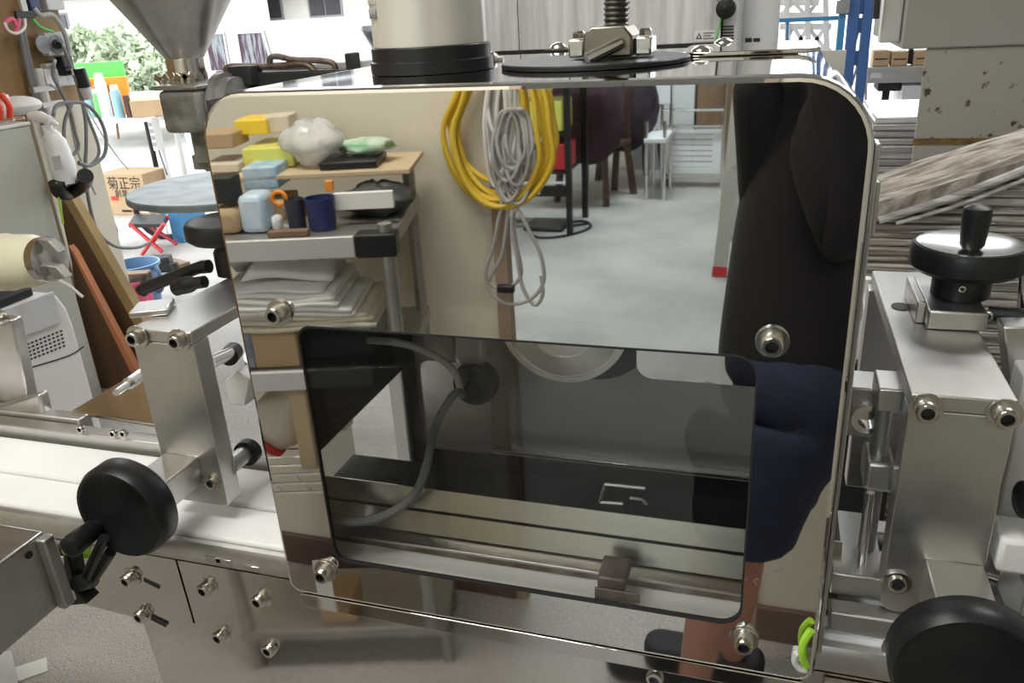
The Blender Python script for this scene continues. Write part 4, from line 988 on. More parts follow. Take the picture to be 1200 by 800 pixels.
# white lattice truss
Yl = 6.4
tr = thing('lattice_frame', 'white lattice steel truss wall at the back', 'truss', (at(950, 60, Yl)[0], Yl, 0))
T_ = lambda x, y: at(x, y, Yl)
bars = [((914, 3), (960, 3)), ((914, 18), (970, 18)), ((914, 31), (974, 31)), ((914, 60), (974, 60)), ((921, -60), (924, 110)), ((945, -60), (948, 110)), ((966, -60), (970, 110))]
zz_ = [((914, 18), (930, 3)), ((930, 3), (945, 18)), ((945, 18), (958, 3)), ((914, 60), (930, 31)), ((930, 31), (947, 60)), ((947, 31), (930, 60)), ((947, 60), (968, 31)), ((968, 60), (947, 31)), ((914, 90), (930, 60)), ((930, 60), (947, 90)), ((947, 90), (968, 60))]
for a, b in bars: obj('chord', MB().bar(T_(*a), T_(*b), .045 if a[1] > -9 else .040, .045 if a[1] > -9 else .058, (0, 1, 0)), M['white_paint'], tr)
for a, b in zz_: obj('lattice_bar', MB().bar(T_(*a), T_(*b), .028, .028, (0, 1, 0)), M['white_paint'], tr)
for x in (924, 948, 970):
    p = T_(x, 105); obj('chord', MB().box(p[0]-.022, p[0]+.022, Yl-.018, Yl+.018, 0, p[2]-.03), M['white_paint'], tr)
# blue rack
Yr = 4.0
rk = thing('blue_rack', 'blue steel pallet rack frame with thin cross rods', 'rack', (at(1000, 80, Yr)[0], Yr, 0))
B_ = lambda x, y: at(x, y, Yr)
for x, wd, m_ in ((981, .032, 'blue_light'), (994, .05, 'blue'), (1010, .045, 'blue')):
    p = B_(x, 80); obj('upright', MB().box(p[0]-wd/2, p[0]+wd/2, Yr-.03, Yr+.03, 0, 1.9), M[m_], rk, bev=.003)
for k, y in enumerate((8, 30, 68)):
    obj('brace_plate', MB().obox(B_(1002, y), (.075, .03, .07)), M['blue'], rk, bev=.003)
for k, (y0, y1_) in enumerate(((-20, 8), (12, 30), (36, 66), (72, 100))):
    obj('cross_rod', MB().cyl(B_(998, y1_), B_(1006, y0), .006, n=8), M['white'], rk)
obj('beam', MB().bar(B_(913, 24), B_(982, 21), .02, .035, (0, 1, 0)), M['blue_light'], rk)
obj('beam_post', MB().bar(B_(923, 24), B_(922, 64), .012, .012, (0, 1, 0)), M['blue_light'], rk)
pq = B_(922, 64); obj('beam_post', MB().box(pq[0]-.006, pq[0]+.006, Yr-.006, Yr+.006, 0, pq[2]), M['blue_light'], rk)
obj('bolt_plate', MB().obox(B_(987, 8)-V(0, .04, 0), (.06, .03, .06)).cyl(B_(987, 8)-V(0, .055, 0), B_(987, 8)-V(0, .062, 0), .012, n=10), M['grey_mid'], rk)
for x in (1015, 1020):
    single('white_cable', MB().tube([B_(x+4, -20), B_(x+1, 15), B_(x-2, 40), B_(x-4, 80), B_(x-6, 130)], .007, 6, 3), M['cord_white'], 'white cable hanging beside the blue rack, %s one' % ('left' if x == 1015 else 'right'), 'cable', 'white cables by blue rack')
# roller table with cartons
Yc = 5.0
rtb2 = thing('roller_table', 'grey steel roller table carrying three small cartons at the back right', 'table', (at(1055, 110, Yc)[0], Yc, 0))
q0, q1 = at(1015, 79, Yc), at(1180, 79, Yc); zb_ = at(1050, 97, Yc)[2]
obj('frame', MB().box(q0[0], q1[0], Yc, Yc+.5, zb_, q0[2]), M['steel'], rtb2, bev=.004)
obj('name_plate', MB().box(q0[0]+.03, q0[0]+.09, Yc-.003, Yc-.0005, zb_+.03, zb_+.06), M['grey_light'], rtb2)
obj('gear_box', MB().box(at(1030, 100, Yc)[0], at(1058, 100, Yc)[0], Yc+.05, Yc+.3, at(1040, 108, Yc)[2], zb_-.0005), M['black_matt'], rtb2, bev=.008)
pl_ = at(1041, 108, Yc); obj('leg', MB().box(pl_[0]-.02, pl_[0]+.02, Yc+.1, Yc+.14, 0, pl_[2]), M['black_matt'], rtb2)
obj('leg', MB().box(q1[0]-.1, q1[0]-.06, Yc+.1, Yc+.14, 0, zb_), M['black_matt'], rtb2)
obj('side_cabinet', MB().box(at(1056, 120, Yc)[0], at(1110, 120, Yc)[0], Yc+.02, Yc+.45, 0, zb_-.02), M['grey_light'], rtb2, bev=.004)
for k, (px0, px1, py, lab) in enumerate(((1022, 1041, 60, 'left'), (1044, 1063, 61, 'middle'), (1070, 1090, 60, 'right'))):
    a, b = at(px0, 78, Yc+.06), at(px1, 78, Yc+.06); h_ = at(px0, py, Yc+.06)[2]-q0[2]
    t = thing('small_carton', 'small brown carton on the roller table, %s of three' % lab, 'carton', ((a[0]+b[0])/2, Yc+.13, q0[2]+.0005), group='cartons on roller table')
    obj('carton_body', MB().box(-(b[0]-a[0])/2, (b[0]-a[0])/2, -.07, .07, 0, h_), M['card'], t, bev=.003, local=True)
    obj('print_line', MB().box(-.035, .035, -.0725, -.0705, h_*.42, h_*.50), M['print_black'], t, local=True)
single('black_clip', MB().obox(at(1066, 70, Yc+.1)*V(1, 1, 0)+V(0, 0, q0[2]+.055), (.025, .05, .10)), M['black'], 'small black device between the middle and right cartons', 'device', bev=.004)
# grey machine cabinet, right
Ym = 1.55
mcb = thing('machine_cabinet', 'large dull grey machine cabinet with stained lower side at the top right', 'cabinet', (at(1150, 100, Ym)[0]+.2, Ym+.3, 0))
M['stain'] = mat('stained_grey_paint', (.40, .385, .345), .55, col2=(.06, .035, .02), scale=34, detail=4, contrast=(.31, .37))
u0 = at(1057, 58, Ym); l0 = at(1084, 60, Ym+.02)
obj('upper_body', MB().box(u0[0], u0[0]+1.0, Ym, Ym+.7, u0[2], 1.56), mat('dull_grey_paint', (.36, .36, .33), .5), mcb, bev=.004)
obj('lower_body', MB().prism([(l0[0], Ym+.012), (u0[0]+1.0, Ym+.012), (u0[0]+1.0, Ym+.69), (l0[0]+.17, Ym+.69)], 'z', .02, u0[2]-.0005), M['stain'], mcb, bev=.003)
obj('rust_strip', MB().box(l0[0]-.002, l0[0]+.25, Ym+.008, Ym+.0118, at(1100, 170, Ym)[2], at(1100, 163, Ym)[2]), mat('rusty_yellow', (.30, .20, .05), .7, col2=(.08, .05, .03), scale=30), mcb)
v0 = at(1030, 55, Ym+.05)
obj('edge_guard', MB().box(v0[0], u0[0]-.001, Ym+.05, Ym+.10, at(1030, 52, Ym)[2], 1.555), mat('frosted_guard', (.62, .62, .60), .3), mcb, bev=.004)
obj('guard_handle', MB().tube([at(1029, -20, Ym+.02), at(1027, 10, Ym+.02), at(1026, 22, Ym+.02)], .008, 8, 2), M['dark_cavity'], mcb)
# stretch wrapped bundles
wr_m = mat('wrapped_film', (.60, .57, .53), .25, .0, col2=(.17, .145, .12), scale=5, stretch=(.9, .9, 26), bump=.6, bscale=7, detail=7, coat=.5, contrast=(.38, .62))
wr_l = mat('white_film', (.66, .66, .66), .22, .0, col2=(.32, .31, .30), scale=5, stretch=(.6, .6, 20), bump=.5, bscale=8, detail=6, coat=.5)
Yb = 1.08
bl0, bl1 = at(1028, 262, Yb), at(1215, 199, Yb)
wp = thing('wrapped_pallet', 'stretch wrapped stack of brown sheets behind the right handwheel', 'wrapped bundle', (bl0[0]+.5, Yb+.2, .1))
rnd = random.Random(11); zt3 = bl1[2]+.02; th = .0165; nl_ = int((zt3-.10)/th)
for k in range(nl_):
    z = .10+k*th; s_ = max(0, (z-bl0[2])/(bl1[2]-bl0[2])); x0_ = bl0[0]-.04+s_*(bl1[0]-bl0[0])+rnd.uniform(-.006, .006); y0_ = Yb+rnd.uniform(0, .012)
    obj('wrapped_layer', MB().box(x0_, bl0[0]+1.0, y0_, Yb+.22, z+.0008, z+th-.0008), wr_m, wp, bev=.003, seg=1)
for k in range(34):
    zf = rnd.uniform(.62, zt3-.03); s_ = max(0, (zf-bl0[2])/(bl1[2]-bl0[2])); x_ = bl0[0]+s_*(bl1[0]-bl0[0])+rnd.uniform(0, .35); w_ = rnd.uniform(.06, .30); tl_ = rnd.uniform(-.012, .03)
    obj('film_fold', MB().tube([(x_, Yb-.004, zf), (x_+w_*.5, Yb-.008, zf+tl_*.5+rnd.uniform(-.004, .004)), (x_+w_, Yb-.004, zf+tl_)], rnd.uniform(.0009, .0026), 6, 3), wr_l, wp)
for (p0, p1, r_) in (((1030, 258), (1210, 195), .008), ((1050, 262), (1210, 207), .004)):
    a_, b_ = at(*p0, Yb-.018), at(*p1, Yb-.018); m_ = (a_+b_)/2+V(0, 0, -.006)
    obj('edge_strip', MB().tube([a_, m_, b_], r_, 8, 4), wr_l, wp, label='pale twisted film band')
def cover(u_, v_):
    p_ = bl0+(bl1-bl0)*u_*1.25-V(.045, 0, 0)*(1-u_); w_ = .004*math.sin(46*v_+5*u_)+.003*math.sin(83*v_-7*u_)+.002*math.sin(9*u_+3*v_)
    return (p_[0]-.012, Yb-.012+.24*v_, p_[2]+.021+w_)
wr_c = mat('draped_film', (.50, .46, .41), .4, 0, col2=(.20, .165, .135), scale=5, stretch=(3, 22, 3), detail=6, bump=.25, bscale=9, contrast=(.38, .62))
obj('film_cover', MB().grid(cover, 50, 60), wr_c, wp, solid=.002, smooth=60, label='wrinkled film stretched over the sloping top')
def cover2(u_, v_):
    p_ = bl0+(bl1-bl0)*u_*1.25-V(.045, 0, 0)*(1-u_); w_ = .003*math.sin(41*u_+6*v_)
    return (p_[0]-.012+.03*v_, Yb-.012+w_-.002*v_, p_[2]+.021+.004*math.sin(5*u_)-.003*math.sin(7*u_)+.002*math.sin(9*u_)-.022*v_)
obj('film_cover', MB().grid(cover2, 60, 8), wr_c, wp, solid=.002, smooth=60, label='wrinkled film hanging over the front edge')
obj('pallet_base', MB().box(bl0[0]-.02, bl0[0]+1.0, Yb, Yb+.22, 0, .099), M['wood_brown'], wp)
o2 = at(1024, 136, 2.5)
t = thing('white_pallet', 'white stretch wrapped pallet load farther back at the right', 'wrapped bundle', (o2[0]+.3, 2.75, 0))
nz = int((o2[2]-.1)/.024)
for k in range(nz):
    jx = rnd.uniform(-.008, .008)
    obj('wrapped_layer', MB().box(o2[0]+jx, o2[0]+.7, 2.5+abs(jx), 3.0, .1+k*.024, .1+(k+1)*.024-.002), wr_l, t, bev=.004, seg=1)
obj('pallet_base', MB().box(o2[0], o2[0]+.7, 2.5, 3.0, 0, .099), M['wood_brown'], t)
# little bottles seen between cover and right arm
pb_ = at(1014, 350, .9)
single('label_bottle', MB().lathe([(.03, 0), (.03, .10), (.012, .125), (.012, .15)], V(pb_[0], .93, pb_[2]-.12), n=18), M['white'], 'small white bottle showing between the cover and the right arm', 'bottle')
single('bottle_stand', MB().box(pb_[0]-.08, pb_[0]+.08, .88, 1.0, 0, pb_[2]-.1205), M['black'], 'black stand under the small white bottle', 'stand', bev=.004)

# ================================================================ outside
car = thing('white_car', 'white car parked in the yard outside the open side', 'car', (at(320, 80, 6.6)[0], 7.4, -.02))
cx0 = at(196, 80, 6.6)[0]; cx1 = at(470, 80, 6.6)[0]
zw0, zw1 = at(300, 81, 6.6)[2], at(300, 38, 6.6)[2]; zr = at(330, 24, 6.6)[2]
prof = [(cx0, .35), (cx0, zw0-.02), (cx0+.08, zw1), (cx0+.3, zr), (at(395, 25, 6.6)[0], zr), (at(412, 32, 6.6)[0], zr-.05), (at(440, 72, 6.6)[0], zw0+.03), (cx1+.55, zw0-.12), (cx1+.62, .7), (cx1+.62, .35)]
obj('body', MB().prism(prof, 'y', 6.62, 8.1), M['white'], car, bev=.06, seg=3)
for a, b in (((240, 41), (268, 82)), ((278, 40), (319, 80))):
    p0, p1 = at(a[0], a[1], 6.6), at(b[0], b[1], 6.6)
    wq = obj('side_window', MB().prism([(p0[0], p1[2]), (p1[0], p1[2]), (p1[0]-.06 if a[0] == 278 else p1[0], p0[2]), (p0[0], p0[2])], 'y', 6.61, 6.625), M['curtain'], car, bev=.004)
    obj('window_frame', MB().frame([(p0[0]-.02, p1[2]-.02), (p1[0]+.02, p1[2]-.02), (p1[0]-.03 if a[0] == 278 else p1[0]+.02, p0[2]+.02), (p0[0]-.02, p0[2]+.02)], [(p0[0], p1[2]), (p1[0], p1[2]), (p1[0]-.06 if a[0] == 278 else p1[0], p0[2]), (p0[0], p0[2])], 'y', 6.60, 6.618), M['grey_light'], wq)
fq = [at(322, 79, 6.6), at(372, 79, 6.6)]
obj('windscreen', MB().add([(at(414, 36, 6.6)[0]+.035, 6.72, zr-.09), (at(440, 72, 6.6)[0]+.03, 6.72, zw0+.05), (at(440, 72, 6.6)[0]+.03, 8.0, zw0+.05), (at(414, 36, 6.6)[0]+.035, 8.0, zr-.09)], [(0, 1, 2, 3)]), M['car_glass'], car, solid=.01)
for x in (cx0+.45, cx1+.1):
    w_ = obj('wheel', MB().lathe([(.1, -.02), (.29, -.02), (.30, 0), (.30, .16), (.28, .18), (.1, .18)], V(x, 6.60, .28), (0, 1, 0), n=28), M['black_matt'], car)
    obj('hub_cap', MB().lathe([(.18, -.024), (.17, -.035), (.02, -.04)], V(x, 6.60, .28), (0, 1, 0), n=24), M['grey_light'], w_)
def hedge(name, c, sx, sy, h, label, n, seed, m='leaf'):
    rnd = random.Random(seed); t = thing(name, label, 'bush', c)
    mb = MB()
    for k in range(n):
        u_, v_ = rnd.uniform(0, 2*math.pi), rnd.uniform(-.35, 1); rr_ = rnd.uniform(.75, 1.03)*(1+.12*math.sin(5*u_))
        p_ = np.array(c)+V(sx*rr_*math.cos(u_)*math.sqrt(max(0, 1-v_*v_)), sy*rr_*math.sin(u_)*math.sqrt(max(0, 1-v_*v_)), h*.5+h*.5*v_*rr_)
        s_ = rnd.uniform(.05, .11); d1 = unit([rnd.gauss(0, 1) for _ in range(3)]); d2 = unit(np.cross(d1, [rnd.gauss(0, 1) for _ in range(3)]))
        mb.add([p_-d1*s_, p_+d2*s_*.5, p_+d1*s_, p_-d2*s_*.5], [(0, 1, 2, 3)])
    tag(obj('foliage', mb, M[m], t, smooth=0), kind='stuff')
    obj('stem', MB().tube([np.array(c), np.array(c)+V(.05, 0, h*.3), np.array(c)+V(0, 0, h*.6)], .018, 8, 2), M['wood_brown'], t)
hb = at(115, 60, 9.5)*V(1, 1, 0)-V(0, 0, .02)
hedge('garden_bush', hb, 1.0, .7, 1.55, 'tall loose green bush beyond the workbench', 2600, 1)
hb = at(160, 60, 9.0)*V(1, 1, 0)-V(0, 0, .02)
hedge('garden_bush', hb, .8, .6, 1.4, 'round green bush beside the hopper cone', 2200, 2)
hb = at(205, 60, 10.5)*V(1, 1, 0)-V(0, 0, .02)
hedge('garden_bush', hb, 1.1, .7, 1.25, 'low wide green bush behind the hopper neck', 2000, 5)
hx = at(130, 10, 14)[0]
hs2 = thing('tiled_house', 'house with a grey tiled roof beyond the bushes', 'house', (hx, 16, -.02))
obj('wall', MB().box(hx-4, hx+1.6, 15, 17.2, -.02, 2.3), M['house'], hs2)
obj('roof', MB().prism([(14.4, 2.15), (17.35, 2.15), (16.0, 3.6)], 'x', hx-4.5, hx+1.9), M['roof'], hs2)
for k in range(22):
    xx = hx-4.4+k*.29; a = V(xx, 14.38, 2.19); b = V(xx, 16.0, 3.64)
    obj('tile_ridge', MB().cyl(a, b, .045, n=6), M['roof'], hs2)
for k in (-2.6, .2):
    w_ = obj('window', MB().box(hx+k-.5, hx+k+.5, 14.97, 15.0, .9, 1.9), M['grey_mid'], hs2); obj('pane', MB().box(hx+k-.46, hx+k+.46, 14.95, 14.969, .94, 1.86), M['car_glass'], w_)
gx = at(300, 20, 18)[0]+1.2
gm = thing('pale_building', 'pale building with window grids far across the yard', 'building', (gx, 20, -.02))
obj('wall', MB().box(gx-5, gx+9, 18, 22, -.02, 5.5), M['house'], gm)
for i in range(8):
    w_ = obj('window', MB().box(gx-4.5+i*1.6, gx-3.6+i*1.6, 17.96, 18.0, 1.5, 2.6), M['grey_mid'], gm)
    for j in range(2): obj('pane', MB().box(gx-4.45+i*1.6+j*.42, gx-4.07+i*1.6+j*.42, 17.94, 17.958, 1.55, 2.55), M['car_glass'], w_)
obj('eave', MB().box(gx-5.2, gx+9.2, 17.4, 18.0, 1.12+.9, 1.25+.9), M['grey_light'], gm)
# ================================================================ storage rack by the beige wall (seen mirrored in the plate)
RA = math.radians(-15.5)
RP = V(-.665, -.70, 0); EX = V(math.cos(RA), math.sin(RA), 0); EY = V(math.sin(RA), -math.cos(RA), 0)
def K(u, v, z): return RP - EX*u + EY*v + V(0, 0, z)         # u to the left along the rack, v towards the wall
def rv(px, py, v):
    d = ray(px, py)*V(1, -1, 1); o = CAM*V(1, -1, 1)
    return o + d*(v-np.dot(o-RP, EY))/np.dot(d, EY)
def uz(px, py, v):
    p = rv(px, py, v)-RP; return -np.dot(p, EX), p[2]
ZS = 1.128; UL = .47; VD = .33
rack = thing('storage_rack', 'grey metal storage rack against the beige wall', 'rack', K(UL/2, VD/2, 0))
def rackbox(u0, u1, v0, v1, z0, z1):
    mb = MB().box(u0, u1, v0, v1, z0, z1); mb.v = [tuple(K(*p)) for p in mb.v]; mb.f = [f[::-1] for f in mb.f]; return mb
for u, v, r in ((0.0, .012, .0135), (0.0, VD, .0135), (UL, .012, .0135), (UL, VD, .0135)):
    zt2 = ZS+.02 if v < .1 else 1.205
    obj('post', MB().cyl(K(u, v, 0), K(u, v, zt2), r, n=16), M['steel_dark'], rack)
obj('shelf', rackbox(-.015, UL+.02, .0, VD+.02, ZS-.03, ZS), M['steel_dark'], rack, bev=.002)
obj('shelf_strip', rackbox(.055, UL, -.012, -.0005, ZS-.036, ZS+.004), mat('shelf_label_strip', (.62, .62, .60), .35, .3), rack, bev=.002)
obj('corner_sleeve', rackbox(-.022, .054, -.014, .03, ZS-.038, ZS+.006), M['black'], rack, bev=.004)
zs2 = uz(320, 436, .0)[1]
obj('shelf', rackbox(-.015, UL+.02, .0, VD+.02, zs2-.03, zs2), M['steel_dark'], rack, bev=.002)
obj('shelf_strip', rackbox(.055, UL, -.012, -.0005, zs2-.036, zs2+.004), M['grey_light'], rack, bev=.002)
zs3 = uz(340, 562, .0)[1]
for k in range(3): obj('wire_rail', MB().cyl(K(0, -.005+.0*k, zs3-.028+.022*k), K(UL, -.005, zs3-.028+.022*k), .0035, n=8), M['chrome'], rack)
for k in range(9): obj('shelf_wire', MB().cyl(K(0, .02+k*.036, zs3+.001), K(UL, .02+k*.036, zs3+.001), .0025, n=6), M['chrome'], rack)
for k in range(7): obj('wire_strut', MB().cyl(K(.03+.06*k, -.005, zs3-.028), K(.06+.06*k, -.005, zs3+.014), .0018, n=5), M['chrome'], rack)
zs4 = .12
obj('shelf', rackbox(-.015, UL+.02, .0, VD+.02, zs4-.03, zs4), M['steel_dark'], rack, bev=.002)
obj('top_board', rackbox(-.03, UL+.02, .17, VD+.05, 1.206, 1.216), M['card_pale'], rack, bev=.002, label='pale brown board on top')
ZB2 = 1.2165
def item(name, px0, px1, pyt, pyb, v, dep, z, m, label, cat, bev=.003, tilt=0, mk=None, group=None):
    ua = uz(px0, pyb, v)[0]; ub = uz(px1, pyb, v)[0]; h = uz((px0+px1)/2, pyt, v)[1]-uz((px0+px1)/2, pyb, v)[1]
    u0, u1 = min(ua, ub), max(ua, ub)
    if mk: return mk(name, u0, u1, v, dep, z, h, m, label, cat)
    mb = rackbox(u0, u1, v, v+dep, z+.0006, z+h)
    return single(name, mb, m, label, cat, group, bev=bev)
# on the top board
item('yellow_carton', 278, 316, 152, 170, .30, .10, ZB2+.062, M['yellow'], 'orange yellow carton topping the clutter on the rack', 'carton')
item('clear_tub', 312, 342, 148, 168, .315, .07, ZB2+.062, M['paper_cream'], 'pale tub right of the orange yellow carton', 'tub')
item('pale_carton', 286, 345, 172, 196, .25, .16, ZB2, M['yellow_pale'], 'pale yellow green wrapped carton beneath the orange yellow one', 'carton')
item('brown_carton', 238, 276, 166, 184, .24, .10, ZB2+.045, M['card'], 'small brown carton at the upper left of the rack clutter', 'carton')
item('brown_carton', 234, 280, 185, 196, .22, .12, ZB2, M['paper_cream'], 'flat cream carton beneath the small brown carton', 'carton')
def lumpy(name, u0, u1, v, dep, z, h, m, label, cat, seed=3, ridge=7):
    rnd = random.Random(seed); mb = MB(); c = K((u0+u1)/2, v+dep/2, z+h*.48)
    t = MB().ball((0, 0, 0), 1, 26, 16)
    ph = [rnd.uniform(0, 6.28) for _ in range(6)]
    for p in t.v:
        a = math.atan2(p[1], p[0]); e = math.asin(max(-1, min(1, p[2])))
        k = 1+.10*math.sin(3*a+ph[0]+2*e)+.07*math.sin(ridge*a+ph[1]-3*e)+.05*math.sin(11*a+ph[2]+7*e)+.06*math.sin(5*e+ph[3])
        q = np.array(p)*k; w_ = max(.0, -.48*h+.0)
        mb.v.append(tuple(c-EX*q[0]*(u1-u0)/2+EY*q[1]*dep/2+V(0, 0, max(-h*.47, q[2]*h*.5))))
    mb.f = t.f
    return single(name, mb, m, label, cat, smooth=60)
item('plastic_bag', 326, 402, 158, 212, .20, .15, ZB2, M['bag'], 'crumpled white plastic bag on the rack board', 'bag', mk=lambda *a: lumpy(*a, seed=4, ridge=9))
item('green_pack', 396, 464, 196, 214, .24, .08, ZB2+.018, mat('green_pack', (.30, .55, .32), .4, col2=(.72, .76, .70), scale=22), 'green and white soft pack lying on a black tray', 'packet', mk=lambda *a: lumpy(*a, seed=8, ridge=5))
item('black_tray', 376, 444, 205, 214, .19, .12, ZB2, M['black'], 'flat black tray under the green soft pack', 'tray')
# on the strip shelf
item('blue_white_carton', 290, 330, 214, 240, .17, .10, ZS+.0605, mat('blue_print', (.55, .68, .75), .5, col2=(.25, .45, .65), scale=30), 'light blue printed carton in the middle of the rack clutter', 'carton')
item('carton_block', 284, 336, 240, 262, .16, .11, ZS, M['card'], 'brown carton supporting the light blue printed carton', 'carton')
def cup(name, u0, u1, v, dep, z, h, m, label, cat):
    r = (u1-u0)/2; c = K((u0+u1)/2, v+r, z+.0008); t = thing(name, label, cat, c)
    obj('cup_body', MB().lathe([(.002, 0), (r*.86, 0), (r, h*.97), (r, h), (r*.92, h), (r*.8, .008), (.002, .008)], c, n=26), m, t)
    return t
item('blue_mug', 356, 392, 230, 268, .04, .06, ZS, M['navy'], 'dark blue cup standing on the rack shelf', 'cup', mk=cup)
t = item('navy_pot', 334, 357, 230, 266, .06, .06, ZS, mat('navy_grey', (.03, .035, .06), .5), 'narrow dark pot holding orange handled tools', 'pot', mk=cup)
def tool(px, py, lab, m='orange'):
    u, z = uz(px, py, .085); c = K(u, .085, z); t_ = thing('scissors', lab, 'scissors', c-V(0, 0, .03), group='orange handled tools in the pot')
    obj('grip_ring', MB().tube([c-EX*(.013*math.cos(a))+V(0, 0, .012*math.sin(a)) for a in np.linspace(0, 2*math.pi, 13)[:-1]], .004, 8, 2, True), M[m], t_)
    obj('blade', MB().bar(c-V(0, 0, .013), K(u-.02, .09, ZS+.02), .006, .002), M['chrome'], t_)
tool(327, 232, 'orange scissor ring left above the dark pot'); tool(352, 243, 'orange scissor ring right above the dark pot')
item('orange_tag', 383, 392, 226, 238, .065, .012, ZS+.072, M['orange'], 'orange tab sticking up behind the dark blue cup', 'tab', bev=.001)
item('water_jug', 282, 314, 222, 268, .05, .07, ZS, mat('jug_white', (.72, .78, .82), .3, col2=(.40, .58, .75), scale=14, stretch=(1, 1, .5)), 'white and blue printed refill bottle on the rack shelf', 'bottle', bev=.012)
item('white_ball', 316, 328, 243, 262, .06, .03, ZS, M['white'], 'small white oval tub before the refill bottle', 'tub', bev=.01)
item('dark_book', 246, 277, 214, 245, .06, .05, ZS+.058, M['print_black'], 'dark spined book stacked on a brown box at the rack end', 'book')
item('round_carton', 249, 284, 246, 277, .05, .09, ZS, M['card'], 'rounded brown cardboard tub at the rack end', 'tub', bev=.014)
item('dark_bag', 392, 482, 228, 266, .11, .14, ZS, mat('dark_green_bag', (.045, .05, .045), .5), 'dark green black bag slumped on the rack shelf', 'bag', mk=lambda *a: lumpy(*a, seed=12, ridge=6))
item('paper_pile', 392, 462, 226, 246, .085, .015, ZS+.03, M['paper'], 'white papers standing before the dark bag', 'papers', bev=.001)
item('wood_strip', 312, 360, 262, 270, .015, .02, ZS, M['wood_brown'], 'brown stick lying at the front of the rack shelf', 'stick', bev=.002)
# paper shelf below
zb0 = zs2
item('shelf_carton', 300, 352, 382, 428, .02, .18, zb0, M['card'], 'brown carton on the second rack shelf', 'carton')
item('blue_carton', 283, 300, 380, 425, .02, .18, zb0, mat('blue_grey_print', (.16, .19, .30), .5, col2=(.35, .36, .4), scale=20), 'blue grey carton left of the brown carton', 'carton')
item('shelf_carton', 354, 440, 384, 428, .06, .16, zb0, M['grey_mid'], 'grey carton beneath the paper stack', 'carton')
zc0 = zs2+uz(320, 382, .02)[1]-uz(320, 428, .02)[1]
rnd = random.Random(5); zz = zc0+.001
hgt = uz(340, 330, .02)[1]-uz(340, 378, .02)[1]
nsh = 9
for k in range(nsh):
    j = rnd.uniform(-.02, .02); th = hgt/nsh
    u0, _ = uz(438-6*k+rnd.uniform(-8, 8), 360, .03); u1, _ = uz(262, 360, .03)
    nm = {0: 'lowest', 8: 'topmost'}.get(k, ('second', 'third', 'fourth', 'fifth', 'sixth', 'seventh', 'eighth', 'ninth')[max(k-1, 0)])
    def fn(a, b, u0=u0, u1=u1, zz=zz, k=k): return K(u0+(u1-u0)*a, .0+.2*b+.006*math.sin(k), zz+th*.5+.0035*math.sin(7*a+k*1.3)*(1-b*.5))
    single('paper_sheaf', MB().grid(fn, 14, 3), M['paper_cream'] if k < 3 else M['paper'], 'sheaf of loose papers, %s in the stack on the rack' % nm, 'papers', 'paper stack on the rack', solid=th*.82, smooth=60)
    zz += th
q = [rv(285, 347, .02), rv(392, 342, .06), rv(402, 300, .13), rv(332, 280, .10)]
lo = min(p[2] for p in q); 
for p in q: p[2] += max(0, zz+.002-lo)
def fn(a, b): return (q[0]*(1-a)+q[1]*a)*(1-b)+(q[3]*(1-a)+q[2]*a)*b+V(0, 0, .006*math.sin(5*a+2*b))
single('loose_sheet', MB().grid(fn, 8, 6), M['paper'], 'single white sheet propped on the paper stack', 'paper', solid=.0012, smooth=60)
item('film_bag', 258, 306, 288, 345, .10, .12, zz, M['bag'], 'clear plastic bag beside the propped white sheet', 'bag', mk=lambda *a: lumpy(*a, seed=21, ridge=8))
# paper sacks on the wire shelf
def roll(name, u0, u1, v, dep, z, h, m, label, cat):
    c0, c1 = K(u1, v+.06, z+.058), K(u0, v+.10, z+h-.05); t = thing(name, label, cat, K((u0+u1)/2, v+.06, z))
    obj('sack_body', MB().tube([c0, (c0+c1)/2+V(0, 0, -.01), c1], [.055, .062, .050], 16, 4), m, t)
    obj('red_band', MB().tube([c0+(c1-c0)*.02, c0+(c1-c0)*.12], .0635, 16, 1), M['print_red'], t); return t
item('paper_sack', 296, 352, 448, 545, .02, .10, zs3+.004, M['paper_cream'], 'rolled cream paper sack with a red band on the wire shelf', 'sack', mk=roll)
item('carton_upright', 352, 372, 440, 545, .03, .12, zs3+.004, M['card_pale'], 'upright pale carton beside the paper sack', 'carton')
t = item('label_carton', 336, 382, 588, 626, .02, .2, zs4, M['card'], 'brown carton with a white label on the bottom shelf', 'carton')
u0, z_ = uz(366, 606, .017); c_ = K(u0, .0185, zs4+.20)
obj('paper_label', rackbox(u0-.018, u0+.018, .017, .0195, zs4+.12, zs4+.28), M['paper'], t)
# leaning grey shadow box is nothing: wall behind stays bare

# ================================================================ cords hung on the door post
def coil(name, label, m, r, loops, cx, wx, ytop, yb, Y, seed, n=16, group='cords hung on the door post'):
    rnd = random.Random(seed); pts = []
    for k in range(loops):
        ox = rnd.uniform(-1.6, 1.6); w_ = wx*rnd.uniform(.66, 1.0); bt = rnd.uniform(*yb); y_ = Y+rnd.uniform(-.012, .014)
        for i in range(n):
            a = 2*math.pi*(i/n)+math.pi/2*0
            x = cx+ox*5+w_*math.sin(a)*(1 if math.cos(a) < 0 else .86)
            y = (ytop+bt)/2-(bt-ytop)/2*math.cos(a)
            pts.append(rf(x, y, y_+.004*math.sin(3*a+k)))
    return single(name, MB().tube(pts, r, 8, 3), m, label, 'cord', group)
coil('extension_cord', 'thick yellow extension cord hung in a wide coil on the post', M['cord_yellow'], .0062, 10, 585, 66, 62, (212, 254), -1.062, 2)
coil('extension_cord', 'white cord hung in a slim bundle inside the yellow coil', M['cord_white'], .0042, 7, 588, 17, 62, (140, 225), -1.058, 4)
coil('extension_cord', 'pale grey cord bundle hanging behind the yellow coil', M['cord_lgrey'], .0045, 9, 602, 19, 128, (178, 250), -1.045, 6)
